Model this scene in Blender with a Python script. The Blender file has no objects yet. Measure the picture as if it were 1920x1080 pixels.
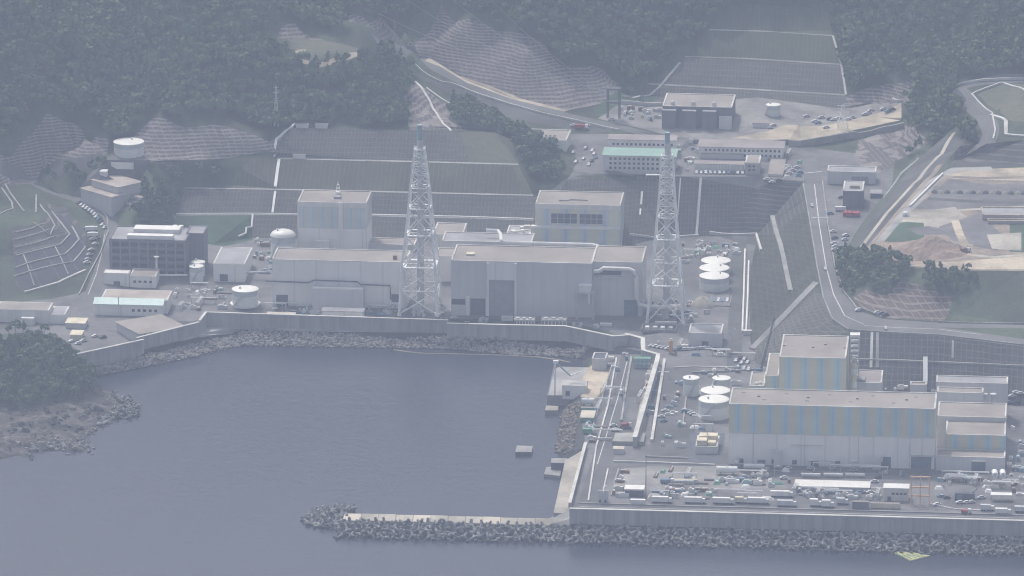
import bpy, bmesh, math, random
import numpy as np
from mathutils import Vector, Matrix
from mathutils.geometry import delaunay_2d_cdt, tessellate_polygon
from mathutils.bvhtree import BVHTree

R = math.radians
SC = bpy.context.scene
COL = SC.collection
random.seed(7)
RNG = np.random.default_rng(7)

# ------------------------------------------------------------------ camera, sky, sun, exposure
DEP = R(15.6); F = 12400.0
CAM = Vector((0.0, -3848.0, 1100.0))
cd = bpy.data.cameras.new('camera'); cam = bpy.data.objects.new('camera', cd); COL.objects.link(cam)
cam.location = CAM; cam.rotation_euler = (math.pi / 2 - DEP, 0, 0)
cd.sensor_width = 36; cd.lens = 36 * F / 1920; cd.clip_start = 10; cd.clip_end = 20000
SC.camera = cam
SUN_EL, SUN_AZ = R(55), R(-24)             # azimuth from +Y (away from the camera) towards +X
W = bpy.data.worlds.new('World'); SC.world = W; W.use_nodes = True
nt = W.node_tree; bg = nt.nodes['Background']
sky = nt.nodes.new('ShaderNodeTexSky'); sky.sky_type = 'NISHITA'; sky.sun_disc = False
sky.sun_elevation = SUN_EL; sky.sun_rotation = SUN_AZ
sky.air_density = 1.3; sky.dust_density = 5.0; sky.ozone_density = 1.0
hs = nt.nodes.new('ShaderNodeHueSaturation'); hs.inputs['Saturation'].default_value = 0.5   # the whitish sky of a hazy day
nt.links.new(sky.outputs[0], hs.inputs['Color']); nt.links.new(hs.outputs[0], bg.inputs[0]); bg.inputs[1].default_value = 0.15
sd = bpy.data.lights.new('sun', 'SUN'); sd.energy = 2.5; sd.angle = R(0.6); sd.color = (1.0, 0.95, 0.88)
sun = bpy.data.objects.new('sun', sd); COL.objects.link(sun)
sdir = Vector((math.sin(SUN_AZ) * math.cos(SUN_EL), math.cos(SUN_AZ) * math.cos(SUN_EL), math.sin(SUN_EL)))
sun.rotation_euler = sdir.to_track_quat('Z', 'Y').to_euler(); sun.location = (0, 0, 900)
SC.view_settings.view_transform = 'Standard'; SC.view_settings.look = 'None'
SC.view_settings.exposure = 0.13; SC.view_settings.gamma = 1.0
SC.cycles.max_bounces = 5; SC.cycles.diffuse_bounces = 3; SC.cycles.glossy_bounces = 2
SC.cycles.filter_width = 1.1; SC.cycles.volume_bounces = 1; SC.cycles.transparent_max_bounces = 4
HAZE_DENSITY, HAZE_COLOR = 0.000096, (0.67, 0.77, 1.0)

# ------------------------------------------------------------------ pixel <-> place (1920 x 1080 photo pixels)
SD, CD = math.sin(DEP), math.cos(DEP)
def ray(px, py):
    u, v = (px - 960) / F, (540 - py) / F
    return Vector((u, CD + v * SD, -SD + v * CD))
def at(px, py, z):
    d = ray(px, py); t = (z - CAM.z) / d.z
    return CAM + d * t
def proj(p):
    q = p - CAM; depth = q.y * CD - q.z * SD; up = q.y * SD + q.z * CD
    return 960 + F * q.x / depth, 540 - F * up / depth
def mpp(px, py, z=8.5):                     # metres per photo pixel there
    return (at(px, py, z) - CAM).length / F

def solve(fn, target, lo, hi):
    a = fn(lo) - target; up = fn(hi) - target > a
    for _ in range(50):
        m = (lo + hi) / 2
        if (fn(m) - target > 0) == up: hi = m
        else: lo = m
    return (lo + hi) / 2

# ------------------------------------------------------------------ scene helpers
def tag(o, label=None, cat=None, group=None, kind=None):
    if label: o['label'] = label
    if cat: o['category'] = cat
    if group: o['group'] = group
    if kind: o['kind'] = kind
    return o
def empty(name, loc, rz=0.0):
    o = bpy.data.objects.new(name, None); COL.objects.link(o); o.location = loc; o.rotation_euler = (0, 0, rz)
    o.empty_display_size = 2
    return o
def thing(name, label, cat, loc, rz=0.0, group=None):
    return tag(empty(name, loc, rz), label, cat, group)
def copy_tree(o, parent=None):
    c = o.copy(); COL.objects.link(c)
    if parent: c.parent = parent
    for ch in o.children: copy_tree(ch, c)
    return c

class MB:
    def __init__(s): s.v = []; s.f = []; s.m = []; s.cur = 0
    def face(s, *idx): s.f.append(idx); s.m.append(s.cur)
    def add(s, vs, fs):
        b = len(s.v); s.v += [tuple(v) for v in vs]
        for f in fs: s.face(*[b + i for i in f])
        return s
    def box(s, x0, y0, z0, x1, y1, z1):
        return s.add([(x0,y0,z0),(x1,y0,z0),(x1,y1,z0),(x0,y1,z0),(x0,y0,z1),(x1,y0,z1),(x1,y1,z1),(x0,y1,z1)],
                     [(3,2,1,0),(4,5,6,7),(0,1,5,4),(1,2,6,5),(2,3,7,6),(3,0,4,7)])
    def walls(s, x0, y0, z0, x1, y1, z1):
        return s.add([(x0,y0,z0),(x1,y0,z0),(x1,y1,z0),(x0,y1,z0),(x0,y0,z1),(x1,y0,z1),(x1,y1,z1),(x0,y1,z1)],
                     [(4,5,6,7),(0,1,5,4),(1,2,6,5),(2,3,7,6),(3,0,4,7)])
    def bar(s, p0, p1, r, r1=None, n=6, cap=True):
        p0, p1 = Vector(p0), Vector(p1); r1 = r if r1 is None else r1
        d = (p1 - p0).normalized(); a = d.orthogonal().normalized(); c = d.cross(a)
        vs = []
        for p, q in ((p0, r), (p1, r1)):
            for k in range(n):
                t = 2 * math.pi * (k + .5) / n; vs.append(p + (a * math.cos(t) + c * math.sin(t)) * q)
        fs = [(k, (k + 1) % n, n + (k + 1) % n, n + k) for k in range(n)]
        if cap: fs += [tuple(reversed(range(n))), tuple(range(n, 2 * n))]
        return s.add(vs, fs)
    def lathe(s, prof, n=40, cx=0, cy=0):                 # prof: (r, z) from bottom to top
        vs = []; fs = []
        for r, z in prof:
            for k in range(n):
                t = 2 * math.pi * k / n; vs.append((cx + r * math.cos(t), cy + r * math.sin(t), z))
        for i in range(len(prof) - 1):
            for k in range(n):
                fs.append((i*n+k, i*n+(k+1)%n, (i+1)*n+(k+1)%n, (i+1)*n+k))
        fs.append(tuple(range((len(prof)-1)*n, len(prof)*n)))
        return s.add(vs, fs)
    def tube(s, pts, r, n=8):
        pts = [Vector(p) for p in pts]; b = len(s.v); up = Vector((0, 0, 1)); k0 = None
        for i, p in enumerate(pts):
            d = (pts[min(i+1, len(pts)-1)] - pts[max(i-1, 0)]).normalized()
            a = d.cross(up) if abs(d.z) < .95 else d.cross(Vector((0, 1, 0)))
            a.normalize(); c = d.cross(a)
            if k0 is not None and a.dot(k0) < 0: a, c = -a, -c
            k0 = a
            for k in range(n):
                t = 2*math.pi*k/n; s.v.append(tuple(p + (a*math.cos(t) + c*math.sin(t))*r))
        for i in range(len(pts)-1):
            for k in range(n):
                s.face(b+i*n+k, b+i*n+(k+1)%n, b+(i+1)*n+(k+1)%n, b+(i+1)*n+k)
        s.face(*[b+k for k in range(n)]); s.face(*[b+(len(pts)-1)*n+k for k in range(n)])
        return s
    def prism(s, poly, z0, z1):                           # poly: xy list
        n = len(poly)
        a = sum(poly[i][0]*poly[(i+1)%n][1]-poly[(i+1)%n][0]*poly[i][1] for i in range(n))
        if a < 0: poly = poly[::-1]
        b = len(s.v)
        s.v += [(p[0], p[1], z0) for p in poly] + [(p[0], p[1], z1) for p in poly]
        for i in range(n): s.face(b+i, b+(i+1)%n, b+n+(i+1)%n, b+n+i)
        s.face(*[b+n+i for i in range(n)]); s.face(*[b+i for i in reversed(range(n))])
        return s
    def ribbon(s, pts, w, h, below=1.5):                  # a wall along 3-D points (pts on its centre line, at the ground)
        pts = [Vector(p) for p in pts]; b = len(s.v); n = len(pts)
        for i, p in enumerate(pts):
            d = pts[min(i+1, n-1)] - pts[max(i-1, 0)]; d.z = 0; d.normalize(); a = Vector((d.y, -d.x, 0)) * w / 2
            for q, dz in ((p+a, -below), (p+a, h), (p-a, h), (p-a, -below)): s.v.append((q.x, q.y, q.z+dz))
        for i in range(n-1):
            o = b+i*4
            for k in range(3): s.face(o+k, o+k+1, o+k+5, o+k+4)
        s.face(b, b+3, b+2, b+1); o = b+(n-1)*4; s.face(o, o+1, o+2, o+3)
        return s
    def build(s, name, mat, parent=None, smooth=False):
        me = bpy.data.meshes.new(name); me.from_pydata(s.v, [], s.f)
        for m in (mat if isinstance(mat, (list, tuple)) else [mat]): me.materials.append(m)
        if isinstance(mat, (list, tuple)): me.polygons.foreach_set('material_index', s.m)
        if smooth:
            me.polygons.foreach_set('use_smooth', [True]*len(me.polygons))
            try: me.set_sharp_from_angle(angle=R(35))
            except Exception: pass
        me.update()
        o = bpy.data.objects.new(name, me); COL.objects.link(o)
        if parent: o.parent = parent
        return o

def np_mesh(name, verts, faces, mat, tint=None):
    """verts (n,3), faces (m,k) of one size k"""
    me = bpy.data.meshes.new(name); k = faces.shape[1]
    me.vertices.add(len(verts)); me.vertices.foreach_set('co', verts.astype(np.float32).ravel())
    me.loops.add(faces.size); me.loops.foreach_set('vertex_index', faces.astype(np.int32).ravel())
    me.polygons.add(len(faces)); me.polygons.foreach_set('loop_start', np.arange(0, faces.size, k, dtype=np.int32))
    if tint is not None:
        a = me.attributes.new('tint', 'FLOAT', 'POINT'); a.data.foreach_set('value', tint.astype(np.float32))
    me.update(); me.validate(); me.materials.append(mat)
    return me

# ------------------------------------------------------------------ materials
class NB:
    def __init__(s, name):
        s.m = bpy.data.materials.new(name); s.m.use_nodes = True; s.t = s.m.node_tree
        s.b = s.t.nodes['Principled BSDF']
    def n(s, typ, **kw):
        x = s.t.nodes.new('ShaderNode' + typ)
        for k, v in kw.items():
            if k in ('inp',):
                for i, val in v.items(): x.inputs[i].default_value = val
            else: setattr(x, k, v)
        return x
    def l(s, a, b): s.t.links.new(a, b)
    def math(s, op, a, b=None):
        x = s.n('Math', operation=op)
        for i, q in enumerate((a, b)):
            if q is None: continue
            if isinstance(q, (int, float)): x.inputs[i].default_value = q
            else: s.l(q, x.inputs[i])
        return x.outputs[0]
    def noise(s, vec, scale, detail=4, rough=.6):
        x = s.n('TexNoise', inp={'Scale': scale, 'Detail': detail, 'Roughness': rough}); s.l(vec, x.inputs['Vector']); return x.outputs[0]
    def ramp(s, fac, stops, interp='LINEAR'):
        x = s.n('ValToRGB'); r = x.color_ramp; r.interpolation = interp
        while len(r.elements) < len(stops): r.elements.new(.5)
        for e, (p, c) in zip(r.elements, stops): e.position = p; e.color = (*c, 1) if len(c) == 3 else c
        s.l(fac, x.inputs[0]); return x.outputs[0]
    def mix(s, fac, a, b, mode='MIX'):
        x = s.n('Mix', data_type='RGBA', blend_type=mode)
        for i, q in ((0, fac), (6, a), (7, b)):
            if isinstance(q, (int, float)): x.inputs[i].default_value = q
            elif isinstance(q, tuple): x.inputs[i].default_value = (*q, 1)
            else: s.l(q, x.inputs[i])
        return x.outputs[2]
    def bump(s, h, strength, dist):
        x = s.n('Bump', inp={'Strength': strength, 'Distance': dist}); s.l(h, x.inputs['Height']); s.l(x.outputs[0], s.b.inputs['Normal'])

def scl(c, k): return tuple(min(1, q*k) for q in c)
MATS = {}
def surf(name, col, var=.25, scale=.08, fine=.9, rough=.85, metal=0.0, bump=0.0, col2=None, spec=.3, tide=None):
    """weathered surface: large stains, fine mottling"""
    if name in MATS: return MATS[name]
    b = NB(name); tc = b.n('TexCoord').outputs['Object']
    n1 = b.noise(tc, scale, 5); n2 = b.noise(tc, fine, 4, .7)
    c2 = col2 or scl(col, 1 - var*1.3)
    r1 = b.ramp(n1, [(.33, c2), (.62, scl(col, 1 + var*.35))])
    r2 = b.ramp(n2, [(.3, (1-var*.7,)*3), (.7, (1+var*.25,)*3)])
    c = b.mix(1.0, r1, r2, 'MULTIPLY')
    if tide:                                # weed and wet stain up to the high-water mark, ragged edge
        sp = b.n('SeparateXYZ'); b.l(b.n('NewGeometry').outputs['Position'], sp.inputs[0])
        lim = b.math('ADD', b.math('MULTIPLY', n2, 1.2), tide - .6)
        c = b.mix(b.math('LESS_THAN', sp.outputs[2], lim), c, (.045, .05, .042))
    b.l(c, b.b.inputs['Base Color'])
    b.b.inputs['Roughness'].default_value = rough; b.b.inputs['Metallic'].default_value = metal
    b.b.inputs['Specular IOR Level'].default_value = spec
    if bump: b.bump(n2, .6, bump)
    MATS[name] = b.m; return b.m

def frame_mat(name, col, line, sx, sz, wx=.22, wz=.22, rot=-5, var=.3, tint=None):
    """concrete frame grid on a cut slope: ribs every sx metres across and sz metres of height"""
    b = NB(name); g = b.n('NewGeometry').outputs['Position']
    mp = b.n('Mapping', vector_type='POINT'); mp.inputs['Rotation'].default_value = (0, 0, R(-rot)); b.l(g, mp.inputs['Vector'])
    nz = b.n('TexNoise', inp={'Scale': .12, 'Detail': 2}); b.l(g, nz.inputs['Vector'])
    wob = b.n('VectorMath', operation='MULTIPLY_ADD'); b.l(nz.outputs['Color'], wob.inputs[0]); wob.inputs[1].default_value = (1.2, 1.2, 1.2); b.l(mp.outputs[0], wob.inputs[2])
    sp = b.n('SeparateXYZ'); b.l(wob.outputs[0], sp.inputs[0])
    fx = b.math('FRACT', b.math('MULTIPLY', sp.outputs[0], 1/sx)); fz = b.math('FRACT', b.math('MULTIPLY', sp.outputs[2], 1/sz))
    ln = b.math('MAXIMUM', b.math('LESS_THAN', fx, wx), b.math('LESS_THAN', fz, wz))
    n1 = b.noise(g, .035, 5); n2 = b.noise(g, .7, 4, .7)
    c = b.ramp(n1, [(.3, tint or scl(col, 1-var)), (.68, col)])
    c = b.mix(1.0, c, b.ramp(n2, [(.3, (.7,)*3), (.7, (1.15,)*3)]), 'MULTIPLY')
    lc = b.ramp(n1, [(.3, scl(line, .75)), (.7, line)])
    lf = b.math('MULTIPLY', ln, b.ramp(b.noise(g, .2, 3), [(.3, (.35,)*3), (.6, (1,)*3)]))
    b.l(b.mix(lf, c, lc), b.b.inputs['Base Color'])
    b.b.inputs['Roughness'].default_value = .9; b.b.inputs['Specular IOR Level'].default_value = .2
    b.bump(b.math('ADD', lf, b.math('MULTIPLY', n2, .6)), .8, .5)
    MATS[name] = b.m; return b.m

def clad_mat(name, base, blue, mid, olive, period, ribs=.9):
    """vertical painted stripes on ribbed sheet"""
    b = NB(name); tc = b.n('TexCoord').outputs['Object']; sp = b.n('SeparateXYZ'); b.l(tc, sp.inputs[0])
    u = b.math('FRACT', b.math('MULTIPLY', sp.outputs[0], 1/period))
    c = b.ramp(u, [(0, olive), (.30, mid), (.44, base), (.52, blue), (.68, mid), (.84, olive)], 'CONSTANT')
    n1 = b.noise(tc, .07, 4)
    c = b.mix(1.0, c, b.ramp(n1, [(.3, (.86,)*3), (.7, (1.06,)*3)]), 'MULTIPLY')
    b.l(c, b.b.inputs['Base Color']); b.b.inputs['Roughness'].default_value = .55
    rb = b.math('PINGPONG', sp.outputs[0], ribs/2); b.bump(rb, .3, .1)
    MATS[name] = b.m; return b.m

def rib_mat(name, col, period, var=.15, axis=0, dark=.8, rough=.6):
    """ribbed sheet or pour joints"""
    b = NB(name); tc = b.n('TexCoord').outputs['Object']; sp = b.n('SeparateXYZ'); b.l(tc, sp.inputs[0])
    u = b.math('FRACT', b.math('MULTIPLY', sp.outputs[axis], 1/period))
    c = b.ramp(u, [(0, scl(col, dark)), (.06, col), (.94, col), (1, scl(col, dark))])
    st = b.n('Mapping', inp={'Scale': (1, 1, .12)}); b.l(tc, st.inputs['Vector'])
    n1 = b.noise(st.outputs[0], .25, 5); n2 = b.noise(tc, .05, 3)
    c = b.mix(1.0, c, b.ramp(n1, [(.3, (1-var,)*3), (.7, (1+var*.3,)*3)]), 'MULTIPLY')
    c = b.mix(1.0, c, b.ramp(n2, [(.3, (1-var*.6,)*3), (.7, (1.04,)*3)]), 'MULTIPLY')
    b.l(c, b.b.inputs['Base Color']); b.b.inputs['Roughness'].default_value = rough
    MATS[name] = b.m; return b.m

def leaf_mat(name, dark, mid, light):
    b = NB(name); at_ = b.n('Attribute', attribute_name='tint', attribute_type='GEOMETRY').outputs['Fac']
    rnd = b.n('ObjectInfo').outputs['Random']
    f = b.math('ADD', b.math('MULTIPLY', at_, .8), b.math('MULTIPLY', rnd, .2))
    g = b.n('NewGeometry').outputs['Position']
    f = b.math('ADD', b.math('MULTIPLY', f, .7), b.math('MULTIPLY', b.noise(g, .03, 4), .55))
    c = b.ramp(f, [(.25, dark), (.55, mid), (.85, light)])
    b.l(c, b.b.inputs['Base Color']); b.b.inputs['Roughness'].default_value = .7
    b.b.inputs['Specular IOR Level'].default_value = .25
    MATS[name] = b.m; return b.m

M = MATS
surf('asphalt', (.115, .115, .12), .3, .03, .35)
surf('yard', (.17, .168, .17), .35, .025, .25)
surf('road', (.15, .15, .152), .22, .02, .4)
surf('concrete', (.34, .335, .32), .3, .05, .6)
surf('pale_concrete', (.60, .59, .55), .25, .05, .6)
surf('yard_light', (.26, .25, .24), .35, .04, .3); surf('white_line', (.62, .62, .60), .2, .2, 1); surf('gap_shade_base', (.05, .052, .05), .4, .2, 1)  # last one: near-black base under the blocks, shade of their gaps put into its colour
surf('sand', (.50, .43, .33), .35, .04, .4)
surf('pale_gravel', (.42, .39, .33), .35, .03, .4)
surf('dirt', (.30, .24, .185), .5, .05, .3, col2=(.15, .14, .13))
surf('red_dirt', (.30, .225, .18), .35, .05, .4)
surf('scrub', (.062, .085, .048), .5, .02, .3, bump=.4)
surf('grass_slope', (.068, .092, .055), .5, .03, .5, bump=.3, col2=(.05, .06, .045))
surf('dry_grass', (.125, .125, .085), .4, .02, .5, bump=.25, col2=(.085, .095, .06))
surf('lawn', (.05, .10, .055), .35, .03, .5, bump=.2)
surf('gully', (.095, .095, .095), .4, .02, .4)
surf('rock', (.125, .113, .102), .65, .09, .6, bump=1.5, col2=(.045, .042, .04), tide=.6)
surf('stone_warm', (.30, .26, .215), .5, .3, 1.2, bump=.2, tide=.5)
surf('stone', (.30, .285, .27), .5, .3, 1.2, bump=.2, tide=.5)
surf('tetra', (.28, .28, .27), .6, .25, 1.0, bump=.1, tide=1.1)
frame_mat('grid_slope', (.104, .102, .094), (.145, .143, .135), 2.4, 2.3, .26, .2, var=.35)
frame_mat('rib_slope', (.108, .108, .078), (.13, .134, .11), 3.0, 30.0, .25, .0, var=.35)
frame_mat('green_rib', (.085, .10, .062), (.11, .12, .085), 3.0, 30.0, .2, .0, var=.3)
frame_mat('shotcrete', (.125, .112, .11), (.27, .245, .235), 3.4, 1.7, .14, .45, rot=10, var=.4)
frame_mat('shotcrete_left', (.135, .122, .12), (.29, .265, .255), 4.5, 1.8, .12, .45, rot=24, var=.4)
frame_mat('lattice_slope', (.092, .094, .092), (.165, .165, .16), 3.3, 3.1, .16, .14, var=.45)
frame_mat('bank_grid', (.075, .082, .062), (.10, .105, .085), 3.5, 2.6, .2, .2, rot=15, var=.5)
frame_mat('terrace_slope', (.10, .10, .095), (.18, .175, .165), 40., 2.6, .0, .25, var=.35)
frame_mat('left_grid', (.075, .078, .09), (.15, .15, .15), 14., 3.4, .06, .0, rot=20, var=.3)
frame_mat('pink_grid', (.15, .12, .105), (.27, .24, .22), 4.2, 2.4, .16, .26, rot=20, var=.35)
frame_mat('hatch_slope', (.10, .105, .09), (.16, .16, .145), 3.6, 2.0, .25, .25, rot=40, var=.3)
leaf_mat('leaf', (.020, .046, .026), (.044, .090, .044), (.105, .15, .065))
leaf_mat('leaf_light', (.03, .05, .02), (.065, .09, .035), (.12, .13, .05))
surf('bark', (.10, .075, .055), .3, .5, 2)
# ------------------------------------------------------------------ terrain: break lines (photo px, py, height of what is seen there[, ground height])
TP = []; TE = []; NAT = set()
def pt(q):
    px, py, z = q[:3]; p = at(px, py, z); return Vector((p.x, p.y, q[3] if len(q) > 3 else z))
def tline(*pts, closed=False):
    ids = []
    for q in pts:
        p = pt(q) if not isinstance(q, Vector) else q
        TP.append(p); ids.append(len(TP) - 1)
    for a, b_ in zip(ids, ids[1:] + ids[:1] if closed else ids[1:]): TE.append((a, b_))
    return [TP[i] for i in ids]
def npts(*pts):                            # natural ground: smoothed and roughened below
    for q in pts: NAT.add(len(TP)); TP.append(pt(q))
def nline(*pts):
    b0 = len(TP); tline(*pts); NAT.update(range(b0, len(TP)))
def tpts(*pts):
    for q in pts: TP.append(pt(q))
def offset(ps, dist, z=None):               # to the left of the walking direction in plan
    out = []
    for i, p in enumerate(ps):
        d = ps[min(i+1, len(ps)-1)] - ps[max(i-1, 0)]; d.z = 0; d.normalize()
        q = p + Vector((-d.y, d.x, 0)) * dist
        out.append(Vector((q.x, q.y, p.z if z is None else z)))
    return out

Z1 = 8.5
# the outer sea wall of the near platform (wall crest 15 m), walking left to right
SEAWALL = [pt((1068, 953, 15)), pt((1300, 959, 15)), pt((1600, 967, 15)), pt((1920, 976, 15)), pt((2350, 988, 15))]
tline(*offset(SEAWALL, 1.2, Z1))
tline(*offset(SEAWALL, -1.5, 5.5)); tline(*offset(SEAWALL, -17, -2.5)); tline(*offset(SEAWALL, -60, -9))
# east quay: natural ground edge
QUAY = tline((1064, 958, Z1), (1097, 840, Z1), (1090, 795, Z1), (1090, 752, Z1), (1100, 700, Z1), (1118, 668, Z1))
tline((1052, 960, -5), (1052, 872, -3), (1040, 850, -.8), (1044, 810, -.8), (1052, 775, -1), (1060, 740, -4), (1060, 690, -4), (1090, 676, -1))
tline((980, 960, -9), (985, 760, -9), (990, 700, -8))
# inner harbour: rock revetment water line, its crest, the sea walls' foot, the ground behind them
WL = tline((183, 708, -.6), (270, 691, -.6), (380, 669, -.6), (450, 652, -.6), (620, 654, -.6), (840, 657, -.6), (960, 668, -.6), (1090, 676, -.6))
tline(*offset(WL, -22, -7))
tline((180, 690, 4), (268, 664, 3.6), (372, 642, 2.2), (450, 624, 2), (600, 624, 2), (838, 631, 2.2), (960, 635, 3.5), (1060, 639, 4), (1108, 647, 4))
W1 = [pt((145, 664, 14)), pt((269, 637, 14))]
W2 = [pt((256, 634, 14)), pt((374, 604, 14))]
W3 = [pt((374, 604, 14)), pt((386, 585, 15)), pt((475, 588, 15)), pt((660, 594, 15)), pt((840, 600, 15))]
W4 = [pt((838, 606, 15)), pt((960, 609, 15)), pt((1060, 611, 15)), pt((1150, 630, 15))]
for wl in (W1, W2, W3): tline(*offset(wl, .8, Z1))
tline(*offset(W4, .8, Z1))
tline(*offset(W3, -1.2, 6)); tline(*offset(W2, -1.2, 6)); tline(*offset(W4, -1.5, 4.2)); tline(*offset(W1, -1.5, 4.2))
tline((272, 650, 6), (372, 627, 6), (452, 611, 6), (480, 614, 6), (838, 620, 6))             # ledge lip
tline((272, 653, 3.2), (372, 630, 2.4), (452, 614, 2.2), (480, 617, 2.2), (838, 622.5, 2.2)) # its foot
# flat plant ground
tpts((1240, 665, Z1), (1400, 690, Z1), (1300, 760, Z1), (1200, 850, Z1), (1300, 900, Z1), (1600, 920, Z1), (1900, 920, Z1), (2300, 940, Z1),
     (200, 620, Z1), (300, 600, Z1), (450, 570, Z1), (700, 580, Z1), (900, 592, Z1), (1100, 600, Z1), (1330, 600, Z1), (250, 540, Z1), (500, 520, Z1))
# headland in the lower left
tline((-260, 900, -.8), (-60, 884, -.8), (10, 869, -.8), (62, 866, -.8), (58, 852, -.8), (100, 848, -.8), (172, 856, -.8), (180, 842, -.8), (160, 826, -.8), (200, 800, -.8), (262, 778, -.8), (265, 760, -.8), (235, 742, -.8), (195, 730, -.8), (183, 708, -.8))
tline((-260, 930, -8), (0, 900, -8), (200, 870, -8), (290, 800, -8), (300, 760, -8), (260, 725, -8))
npts((30, 835, 2.6), (100, 832, 2.2), (140, 838, 1.6), (60, 805, 4.5), (130, 800, 4), (170, 790, 2.6), (210, 765, 2.4), (190, 750, 3.2), (0, 800, 6), (-120, 830, 5))
nline((-160, 790, 9), (0, 768, 9), (60, 764, 9), (120, 752, 8), (165, 735, 7), (180, 705, 6))
npts((0, 730, 17), (70, 725, 16), (130, 712, 13), (-150, 740, 17), (40, 690, 22), (110, 680, 17), (150, 685, 10), (-100, 690, 22), (90, 655, 16), (0, 655, 18), (40, 640, 15))
tline((-260, 640, 10), (0, 632, 10), (90, 632, 9.5), (150, 648, 8.7))
# left road and the terraces beside it
tline((140, 582, 8.6), (157, 548, 9.8), (172, 518, 12.5), (190, 478, 16.5), (200, 440, 20), (199, 412, 22.5), (178, 394, 25), (130, 374, 28), (85, 352, 32), (40, 335, 37))
tline((175, 582, 8.6), (190, 548, 9.5), (203, 500, 13), (216, 455, 18), (222, 425, 20.5), (212, 405, 22.8), (190, 388, 25.4), (140, 366, 28.5))
tline((-100, 575, 9.2), (0, 568, 9.2), (55, 548, 10), (120, 528, 12), (160, 508, 14), (170, 490, 15.5))
tline((-60, 482, 23), (28, 478, 22.5), (112, 458, 22.5), (130, 440, 25), (98, 398, 30))
tline((-60, 440, 33), (20, 425, 33), (70, 420, 32), (80, 400, 33))
tpts((0, 395, 36), (-80, 380, 42), (-120, 480, 28), (-120, 560, 12))
tline((0, 352, 37), (60, 345, 36), (75, 340, 36))
# storehouse shelf, tank terrace
tpts((165, 388, 29), (230, 394, 27), (275, 372, 33), (150, 352, 33), (270, 340, 36), (200, 330, 40))
tline((185, 318, 46), (200, 300, 49.5), (280, 300, 49.5), (275, 318, 46))
tpts((240, 285, 50), (205, 288, 50), (278, 288, 50))
# cut rock faces on the left
tline((70, 340, 36.5), (85, 312, 41), (150, 288, 46.5), (200, 284, 51))
nline((-40, 300, 50), (20, 275, 57), (88, 206, 73), (140, 240, 64), (165, 225, 69), (205, 268, 55))
tline((280, 300, 49), (345, 300, 48), (420, 298, 46), (510, 290, 47))
nline((245, 262, 56), (288, 211, 70), (345, 240, 62), (400, 226, 66), (440, 228, 66), (505, 252, 58.5))
tpts((340, 330, 38), (300, 345, 36), (250, 360, 33), (300, 395, 24), (330, 360, 30), (420, 320, 40), (420, 345, 32))
# back slope behind units 1 and 2: foot, three benches, top
tline((400, 458, 9.5), (470, 446, 9.5), (700, 450, 10), (850, 452, 10), (1000, 456, 10.5), (1180, 460, 12), (1250, 444, 13.5), (1390, 440, 14), (1420, 440, 14.5))
tline((330, 402, 20), (470, 401, 20), (690, 404, 20), (860, 408, 20), (1000, 412, 20))
tline((330, 405, 19.7), (470, 404, 19.7), (690, 407, 19.7), (860, 411, 19.7), (1000, 415, 19.7))
tline((345, 351, 31), (520, 354, 31), (700, 358, 31), (1000, 365, 31))
tline((345, 353, 30.8), (520, 356, 30.8), (700, 360, 30.8), (1000, 367, 30.8))
tline((515, 296, 44.6), (700, 300, 44.6), (972, 307, 44.6))
tline((515, 298, 44.4), (700, 302, 44.4), (972, 309, 44.4))
tline((548, 240, 58.5), (700, 243, 58.5), (800, 245, 58.5), (930, 249, 57.5))
tline((552, 232, 59), (700, 234, 59), (800, 238, 59), (930, 243, 58))
tline((960, 262, 56), (1000, 280, 53), (1050, 308, 47))
tpts((1000, 345, 37.5), (1040, 352, 36.5), (1060, 335, 42))
# office terrace
tline((1062, 338, 43), (1080, 322, 44.8), (1130, 326, 45), (1250, 331, 45), (1420, 331, 45), (1470, 338, 44.8), (1507, 341, 44.6))
tpts((1100, 290, 45), (1250, 300, 45), (1400, 300, 45), (1480, 290, 45), (1080, 275, 46), (1300, 270, 45.5), (1200, 268, 45.6), (1500, 290, 45))
# main road: its left and right edges
tline((1507, 341, 44.6), (1520, 420, 42.6), (1533, 500, 40.3), (1545, 560, 38.6), (1562, 600, 37.4), (1592, 620, 36.8), (1640, 624, 36.4), (1760, 630, 35.8), (1920, 650, 35.2), (2250, 668, 34))
tline((1540, 340, 44.8), (1550, 420, 42.8), (1563, 500, 40.5), (1580, 548, 39), (1605, 580, 38), (1655, 598, 37.2), (1760, 605, 36.8), (1920, 609, 36.4), (2250, 614, 36))
# foot of its lower slope
tline((1420, 440, 14.5), (1408, 500, 12), (1405, 560, 10), (1407, 640, 8.8), (1418, 682, 8.6), (1590, 738, 8.6), (1760, 744, 8.6), (1920, 762, 8.6), (2250, 790, 8.6))
# gully floor and its right bank, the excavated plateau
tline((1545, 300, 45.2), (1620, 288, 46), (1680, 276, 47.5))
tpts((1600, 360, 44.6), (1580, 420, 43), (1650, 330, 45.5), (1600, 330, 45))
tline((1572, 490, 41.2), (1596, 450, 42.6), (1625, 405, 44.2), (1672, 350, 46), (1720, 300, 48.5), (1760, 265, 54), (1790, 225, 62))
tline((1590, 500, 43), (1640, 455, 52), (1690, 398, 57), (1750, 335, 60), (1800, 300, 62), (1830, 270, 66))
tline((1640, 490, 55), (1720, 500, 56.5), (1800, 505, 57), (1920, 504, 57), (2250, 504, 57))
tpts((1700, 450, 57), (1900, 450, 57.2), (1850, 400, 57.5), (1700, 420, 57.2), (1800, 350, 59), (1920, 360, 58.5), (2200, 400, 58))
tline((1775, 320, 60.5), (1920, 312, 61), (2250, 310, 61))
tline((1800, 274, 70), (1920, 262, 72), (2250, 262, 72))
tpts((1800, 590, 38.2), (1600, 545, 41.5), (1620, 530, 46), (1700, 535, 49))
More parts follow.
